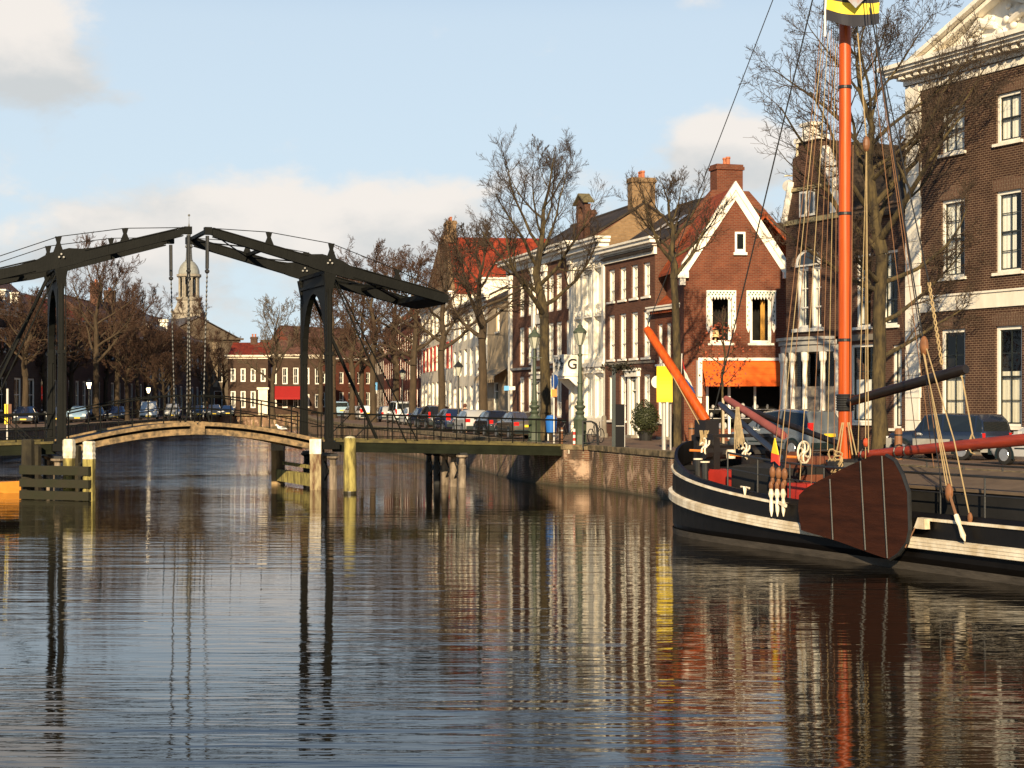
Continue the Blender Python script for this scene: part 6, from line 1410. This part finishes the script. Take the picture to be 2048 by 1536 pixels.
car('parked_van','white delivery van facing the bridge on the left quay',298,179,'van',pWHT,facing_,LG,cat='van')
# ---------------------------------------------------------------- street furniture
LGL=plain('lamp_glass',(.42,.42,.34),.25,.15,3,spec=.6)
def big_lamp(label,px,D):
    o=thing('street_lamp',label,'street lamp',(PX(px,D),D,ST+.02),0,'green cast iron lamps at the bridge end')
    q=MB().lathe([(.36,0),(.36,.12),(.30,.18),(.30,1.12),(.33,1.16),(.26,1.25)],(0,0,0),8,R(22.5)); q.lathe([(.2,1.25),(.16,1.35),(.22,1.45),(.12,1.55),(.24,1.68),(.24,1.75),(.13,1.8),(.17,1.92),(.12,2.0)],(0,0,0),12); q.box(-.14,.14,-.40,-.3,0,.5); shade_auto(q.build('base',LAMPGREEN,o),35)
    q=MB().lathe([(.12,2.0),(.10,2.7),(.13,2.72),(.13,2.78),(.095,2.8),(.075,3.9),(.11,3.93),(.11,4.0),(.06,4.03),(.06,4.35),(.1,4.38)],(0,0,0),12); q.bar((-.35,0,3.97),(.35,0,3.97),.03,.03); shade_auto(q.build('shaft',LAMPGREEN,o),35)
    q=MB().lathe([(.11,4.4),(.27,4.93)],(0,0,0),6); l=q.build('lantern',LGL,o)
    q=MB(); 
    for k in range(6):
        t=math.pi*k/3; q.tube([(.11*math.cos(t),.11*math.sin(t),4.4),(.275*math.cos(t),.275*math.sin(t),4.94)],.014,5)
    q.lathe([(.3,4.93),(.3,4.98),(.2,5.1),(.12,5.16),(.12,5.22),(.05,5.28),(.05,5.34),(.0,5.46)],(0,0,0),12); q.build('lantern_frame',LAMPGREEN,l)
    return o
big_lamp('green cast iron lamp post on a pale stone block at the near bridge corner',1160,73.9)
big_lamp('green cast iron lamp post behind the bridge rail at the far corner',1069,78.9)
o=thing('stone_block','pale stone block under the near green lamp post','stone block',(PX(1162,73.9),73.9,ST+.004)); MB().box(-.5,.5,-.4,.4,-.1,.02).box(-.58,.58,-.46,.46,-.3,-.103).build('block',plain('pale_limestone',(.5,.45,.36),.8,.3,3),o)
def small_lamp(label,px,D,zt,lit=False,group='black street lamps',X=None):
    o=thing('street_lamp',label,'street lamp',(PX(px,D),D,ST),0,group)
    MB().lathe([(.13,0),(.13,.9),(.07,1.0),(.05,zt-.8),(.08,zt-.75)],(0,0,0),10).build('shaft',IRON,o)
    l=MB().lathe([(.1,zt-.74),(.24,zt-.2)],(0,0,0),6).build('lantern',glow('lamp_lit',(1,.75,.42),6) if lit and 'lamp_lit' not in MATS else (MATS['lamp_lit'] if lit else LGL),o)
    MB().lathe([(.3,zt-.2),(.3,zt-.15),(.15,zt+.05),(.06,zt+.1),(.0,zt+.3)],(0,0,0),8).build('cap',IRON,l); return o
small_lamp('black street lamp in front of the white house facade',917,106,4.3); small_lamp('black street lamp by the shuttered house left end',805,146,4.6)
small_lamp('lit street lamp glowing right of the left bridge post',178,160,3.9,True,'lit lamps on the left bank'); small_lamp('lit street lamp glowing above the white van',297,186,3.6,True,'lit lamps on the left bank')
# signs
POLE=plain('pole_white_grey',(.55,.53,.48),.5,.15,4)
o=thing('traffic_sign','round blue traffic sign above an orange box on a white pole by the bin','traffic sign',(PX(1108,75.6),75.6,ST))
MB().tube([(0,0,0),(0,0,3.15)],.035,8).build('pole',POLE,o)
q=MB().tube([(-.02,-.06,2.85),(.02,-.06,2.85)],[.31,.31],20); a_=q.build('blue_disc',plain('sign_blue',(.01,.06,.25),.4,.1),o); a_.rotation_euler=(0,0,R(24))
MB().box(-.1,.12,-.14,-.05,2.17,2.5).build('orange_box',plain('sign_orange',(.65,.2,.02),.5,.1),o); MB().box(-.13,-.103,-.14,-.03,2.17,2.5).build('yellow_edge',plain('sign_yellow_edge',(.8,.6,.02),.5),o)
o=thing('litter_bin','bright blue litter bin on two pale legs beside the traffic sign','litter bin',(PX(1103,75.9),76.3,ST)); 
shade_auto(MB().lathe([(.15,.52),(.22,.55),(.27,1.18),(.22,1.25),(.2,1.32),(.0,1.36)],(0,0,0),14).build('drum',plain('bin_blue',(.02,.13,.45),.4,.15,2),o),30); MB().tube([(-.14,0,0),(-.14,0,.6)],.035,7).tube([(.14,0,0),(.14,0,.6)],.035,7).build('legs',POLE,o)
o=thing('bollard','brown wooden bollard with a pale band near the bridge end','bollard',(PX(1122,74.6),74.6,ST)); MB().lathe([(.09,0),(.09,.8),(.06,.86)],(0,0,0),10).build('post',BLOCKW,o); MB().lathe([(.095,.66),(.095,.72)],(0,0,0),10).build('pale_band',POLE,o)
o=thing('bollard','red and white striped post against the near green lamp','bollard',(PX(1148.5,73.3),73.4,ST))
q=MB(); r_=MB()
for i in range(6): (r_ if i%2==0 else q).lathe([(.055,.13*i),(.055,.13*i+.128)],(0,0,0),10)
q.build('white_bands',WHITE,o); r_.build('red_bands',plain('band_red',(.6,.03,.02),.5),o)
for px,D,lab in ((1797,57.5,'brown wooden bollard beside the big tree trunk'),(1383,71,'brown wooden bollard behind the barge bow')):
    o=thing('bollard',lab,'bollard',(PX(px,D),D,ST)); MB().lathe([(.13,0),(.13,1.0),(.09,1.06)],(0,0,0),10).build('post',BLOCKW,o); MB().lathe([(.135,.8),(.135,.86)],(0,0,0),10).build('band',IRON,o)
o=thing('parking_sign','blue and white parking sign on a white pole in the car row','sign',(PX(749,180),180,ST)); MB().tube([(0,0,0),(0,0,4.0)],.06,7).build('pole',POLE,o); MB().box(-.31,.31,-.1,-.06,3.1,3.95).build('blue_panel',plain('sign_light_blue',(.08,.32,.62),.4,.1),o); MB().box(-.31,.31,-.1,-.06,2.75,3.097).build('white_panel',WHITE,o)
o=thing('street_name_sign','small blue and white sign on a grey pole before the beige stucco house','sign',(PX(1018,109),109,ST)); MB().tube([(0,0,0),(0,0,4.8)],.07,8).build('pole',GALV,o); MB().box(-.32,.0,-.12,-.09,2.65,2.95).build('blue_panel',MATS['sign_light_blue'],o); MB().box(.003,.4,-.12,-.09,2.68,2.92).build('white_panel',WHITE,o)
o=thing('info_pillar','tall slim black pillar with a dark hanging basket beside the info panel','pillar',(PX(1227.5,70),70,ST)); MB().box(-.075,.075,-.07,.07,0,3.45).build('post',BLACKPL,o); 
q=MB(); rg=random.Random(1)
for i in range(260):
    u=Vector((rg.gauss(0,.28),rg.gauss(0,.2),rg.gauss(0,.1)))+Vector((.28,0,3.35)); a=Vector((rg.uniform(-1,1),rg.uniform(-1,1),rg.uniform(-1,1))).normalized()*.07; b_=a.cross(Vector((0,.3,1))).normalized()*.05; q.quad(u-a,u+b_,u+a,u-b_)
q.build('basket_plant',plain('basket_dark',(.03,.028,.015),.8,.5),o)
o=thing('info_panel','black info panel standing at the quay edge with white right edge','info panel',(PX(1240,69.6),69.6,ST)); MB().box(-.18,.18,-.06,.06,0,1.85).build('panel',plain('panel_black',(.006,.006,.007),.6,.2,spec=.1),o); MB().box(.183,.2,-.06,.06,0,1.85).build('edge_strip',POLE,o); MB().box(-.17,.17,-.066,-.061,.95,.97).build('seam',GALV,o)
o=thing('yellow_sign','large yellow banner sign on a grey post behind the bowsprit','sign',(PX(1328,68.5),68.5,ST)); MB().tube([(0,0,0),(0,0,3.5)],.09,10).tube([(.27,.05,0),(.27,.05,3.4)],.04,8).build('post',GALV,o)
q=MB(); n=10
for i in range(n):
    z0=1.93+1.45*i/n; z1=1.93+1.45*(i+1)/n; f=lambda z:-.14-.03*math.sin(z*4); q.add([(-.31,f(z0),z0),(.33,f(z0)-.02,z0),(.33,f(z1)-.02,z1),(-.31,f(z1),z1),(-.31,f(z0)+.03,z0),(.33,f(z0)+.02,z0),(.33,f(z1)+.02,z1),(-.31,f(z1)+.03,z1)],[(0,1,2,3),(7,6,5,4),(0,3,7,4),(1,5,6,2)])
q.build('yellow_banner',plain('banner_yellow',(.66,.47,.0),.6,.06,2),o); a_=MB().tube([(0,0,2.75),(.05,0,2.75)],.25,16).build('white_disc',WHITE,o); a_.location=(-.28,.12,0); a_.rotation_euler=(0,0,R(60))
o=thing('flag','red white and blue flag hanging on a slanting pole by the slender tree','flag',(PX(1358,76),76,ST+3.2)); MB().tube([(.05,0,-1.2),(.12,-.1,.9)],.025,6).build('flag_pole',POLE,o)
def drape(name,t0,t1,mat):
    q=MB(); n=8
    for i in range(n):
        u0,u1=i/n,(i+1)/n
        def pt(u,t): return (.1+.42*u*(.3+t*.7)+.25*t,-.12+.07*math.sin(u*7+t*3),.85-1.5*t-.55*u*(1-t*.4))
        for dy in (0,.012): q.quad(*[(p[0],p[1]+dy,p[2]) for p in (pt(u0,t1),pt(u1,t1),pt(u1,t0),pt(u0,t0))])
    return q.build(name,mat,o,True)
drape('red_stripe',0,.42,plain('flag_red',(.55,.03,.03),.8,.1)); drape('white_stripe',.422,.7,WHITE); drape('blue_stripe',.702,.95,plain('flag_blue',(.02,.06,.22),.8,.1))
o=thing('warning_board','yellow and orange striped board on a pale post on the left bridge approach','sign',(PX(15,72),72,ST)); MB().tube([(.0,0,0),(.0,0,2.5)],.05,8).build('post',POLE,o); MB().box(-.10,-.035,-.1,-.06,1.0,1.85).box(.0,.05,-.1,-.06,1.0,1.85).build('yellow_stripe',MATS['sign_yellow_edge'],o); MB().box(-.032,-.003,-.1,-.06,1.0,1.85).box(.053,.2,-.1,-.06,1.0,1.85).build('board',plain('board_brown',(.14,.06,.03),.7),o)
o=thing('hanging_sign','small white sign with red top hanging from the white house','sign',(PX(966,116),116,ST+6.3)); MB().box(-.3,.3,-.04,.04,-.6,0.0).build('white_board',WHITE,o); MB().box(-.32,.1,-.05,.05,.003,.14).build('red_top',MATS['band_red'],o); MB().bar((-.4,0,.2),(1.4,.6,.2),.04,.04).build('bracket',IRON,o)
# bridge-end hoop railing and bicycles
o=thing('hoop_rail','black curved iron hoop rail ending the bridge beside the near lamp','railing',(PX(1189,72.6),72.6,ST)); 
q=MB(); 
for dx,dy in ((0,0),(.0,.9)): q.tube([(-.5,dy,1.1),(-.1,dy,1.1),(.08,dy,1.0),(.14,dy,.8),(.18,dy,0)],.035,7)
q.tube([(-.5,0,1.1),(-.5,0,0)],.03,6).tube([(-.5,0,.55),(.15,0,.55)],.022,6).tube([(-.5,0,.2),(.17,0,.2)],.022,6); q.build('hoops',IRON,o)
def bike(label,px,D,rot):
    o=thing('bicycle',label,'bicycle',(PX(px,D),D,ST),rot,'bicycles near the bridge end')
    for x in (-.52,.52):
        w_o=MB().tube([(x+.33*math.cos(t),0,.34+.33*math.sin(t)) for t in [k*math.pi/12 for k in range(25)]],.022,6,False).build('wheel',RUBBER,o)
        q=MB()
        for k in range(8): t=math.pi*k/4; q.tube([(x,0,.34),(x+.32*math.cos(t),0,.34+.32*math.sin(t))],.004,4)
        q.build('spokes',GALV,w_o)
    MB().tube([(-.52,0,.34),(-.2,0,.85),(.38,0,.8),(-.05,0,.3),(-.52,0,.34)],.02,6).tube([(-.05,0,.3),(-.22,0,.92)],.02,6).tube([(.52,0,.34),(.36,0,1.0)],.02,6).build('frame',IRON,o)
    MB().ball((-.23,0,.96),.11,8,5,(1.2,.7,.4)).build('saddle',BLACKPL,o); MB().tube([(.25,-.27,1.05),(.36,-.1,1.04),(.36,.1,1.04),(.25,.27,1.05)],.016,6).build('handlebar',GALV,o)
bike('black bicycle parked by the white house door left of the near lamp',1137,84,R(20)); bike('black bicycle leaning behind the near green lamp post',1192,80,R(60))
o=thing('stone_bollard','pale weathered stone post against the white house corner','bollard',(PX(1208,92.5),92.5,ST)); MB().lathe([(.22,0),(.22,.2),(.15,.25),(.13,1.1),(.08,1.2)],(0,0,0),10).build('post',STONE,o)
for i,(px,col,lab) in enumerate(((1491,(.5,.05,.04),'red flowers in a pale bucket before the shop'),(1516,(.6,.5,.06),'yellow flowers in a pale bucket before the shop'),(1503,(.6,.55,.5),'white flowers in a pale bucket between red and yellow ones'))):
    o=thing('flower_bucket',lab,'flower bucket',(PX(px,79),79-.3*i,ST),0,'flower buckets before the shop'); MB().lathe([(.14,0),(.19,.45),(.2,.47)],(0,0,0),12).build('bucket',POLE,o); q=MB(); rg=random.Random(i)
    for k in range(30): q.ball((rg.gauss(0,.1),rg.gauss(0,.1),.55+rg.random()*.25),.05,6,4)
    q.build('flowers',plain('flower_%d'%i,col,.7,.3,6),o)
# a person walking behind the silver hatchback
o=thing('person','person in a dark coat with brown hair walking behind the silver white hatchback','person',(PX(930,106),106,ST),R(200))
me=bpy.data.meshes.new('body')
J=[(0,0,.95),(0,0,1.2),(0,0,1.42),(0,.0,1.52),(0,.01,1.64),(.11,0,.9),(.12,.08,.5),(.12,.05,.08),(.12,.18,.04),(-.11,0,.9),(-.12,-.1,.5),(-.12,-.2,.1),(-.12,-.08,.04),(.2,0,1.38),(.25,-.05,1.1),(.24,.05,.85),(.24,.1,.75),(-.2,0,1.38),(-.25,.05,1.1),(-.24,.12,.86),(-.24,.17,.77)]
E=[(0,1),(1,2),(2,3),(3,4),(0,5),(5,6),(6,7),(7,8),(0,9),(9,10),(10,11),(11,12),(2,13),(13,14),(14,15),(15,16),(2,17),(17,18),(18,19),(19,20)]
RR=[.15,.14,.15,.06,.11,.1,.075,.05,.045,.1,.075,.05,.045,.08,.06,.045,.035,.08,.06,.045,.035]
me.from_pydata(J,E,[]); bo=link('body',me,o); md=bo.modifiers.new('skin','SKIN'); 
me.skin_vertices.new() if not me.skin_vertices else None
for i,sv in enumerate(me.skin_vertices[0].data): sv.radius=(RR[i],RR[i]*.85); sv.use_root=(i==0)
bo.modifiers.new('sub','SUBSURF').levels=1; bo.modifiers['sub'].render_levels=1; me.materials.append(plain('skin_tone',(.5,.3,.2),.6,.1,4))
q=MB().lathe([(.24,.62),(.2,.95),(.21,1.3),(.17,1.46),(.08,1.5)],(0,0,0),14); q.tube([(.2,0,1.4),(.26,-.05,1.1),(.25,.06,.84)],[.1,.08,.065],8).tube([(-.2,0,1.4),(-.26,.05,1.1),(-.25,.12,.85)],[.1,.08,.065],8); shade_auto(q.build('coat',plain('coat_dark',(.03,.025,.025),.85,.3),o))
q=MB().ball((0,-.02,1.69),.135,12,8,(.95,1.05,1)).ball((0,-.08,1.58),.11,10,7,(1,.7,1.2)); shade_auto(q.build('hair',plain('hair_brown',(.1,.035,.02),.7,.3),o))
# gull resting on the bridge kerb
gp=Vector((PX(563,71.2),71.0,0)); gp.z=PZ(864,71.1)
o=thing('gull','small white gull standing on the edge of the right bridge leaf','bird',gp,R(170))
q=MB().tube([(-.28,0,.13),(-.2,0,.15),(-.05,0,.16),(.1,0,.19),(.15,0,.27),(.2,0,.3),(.25,0,.29)],[.008,.035,.075,.065,.04,.045,.015],8); shade_auto(q.build('body',plain('gull_white',(.75,.73,.7),.8),o)); MB().tube([(.24,0,.29),(.30,0,.275)],[.014,.003],5).build('beak',ORANGEW,o); MB().tube([(.0,.03,0),(.0,.03,.11)],.006,4).tube([(.0,-.03,0),(.0,-.03,.11)],.006,4).build('legs',ORANGEW,o); MB().ball((-.08,0,.18),.08,8,5,(1.9,1.02,.55)).build('wing',LEAD,o)
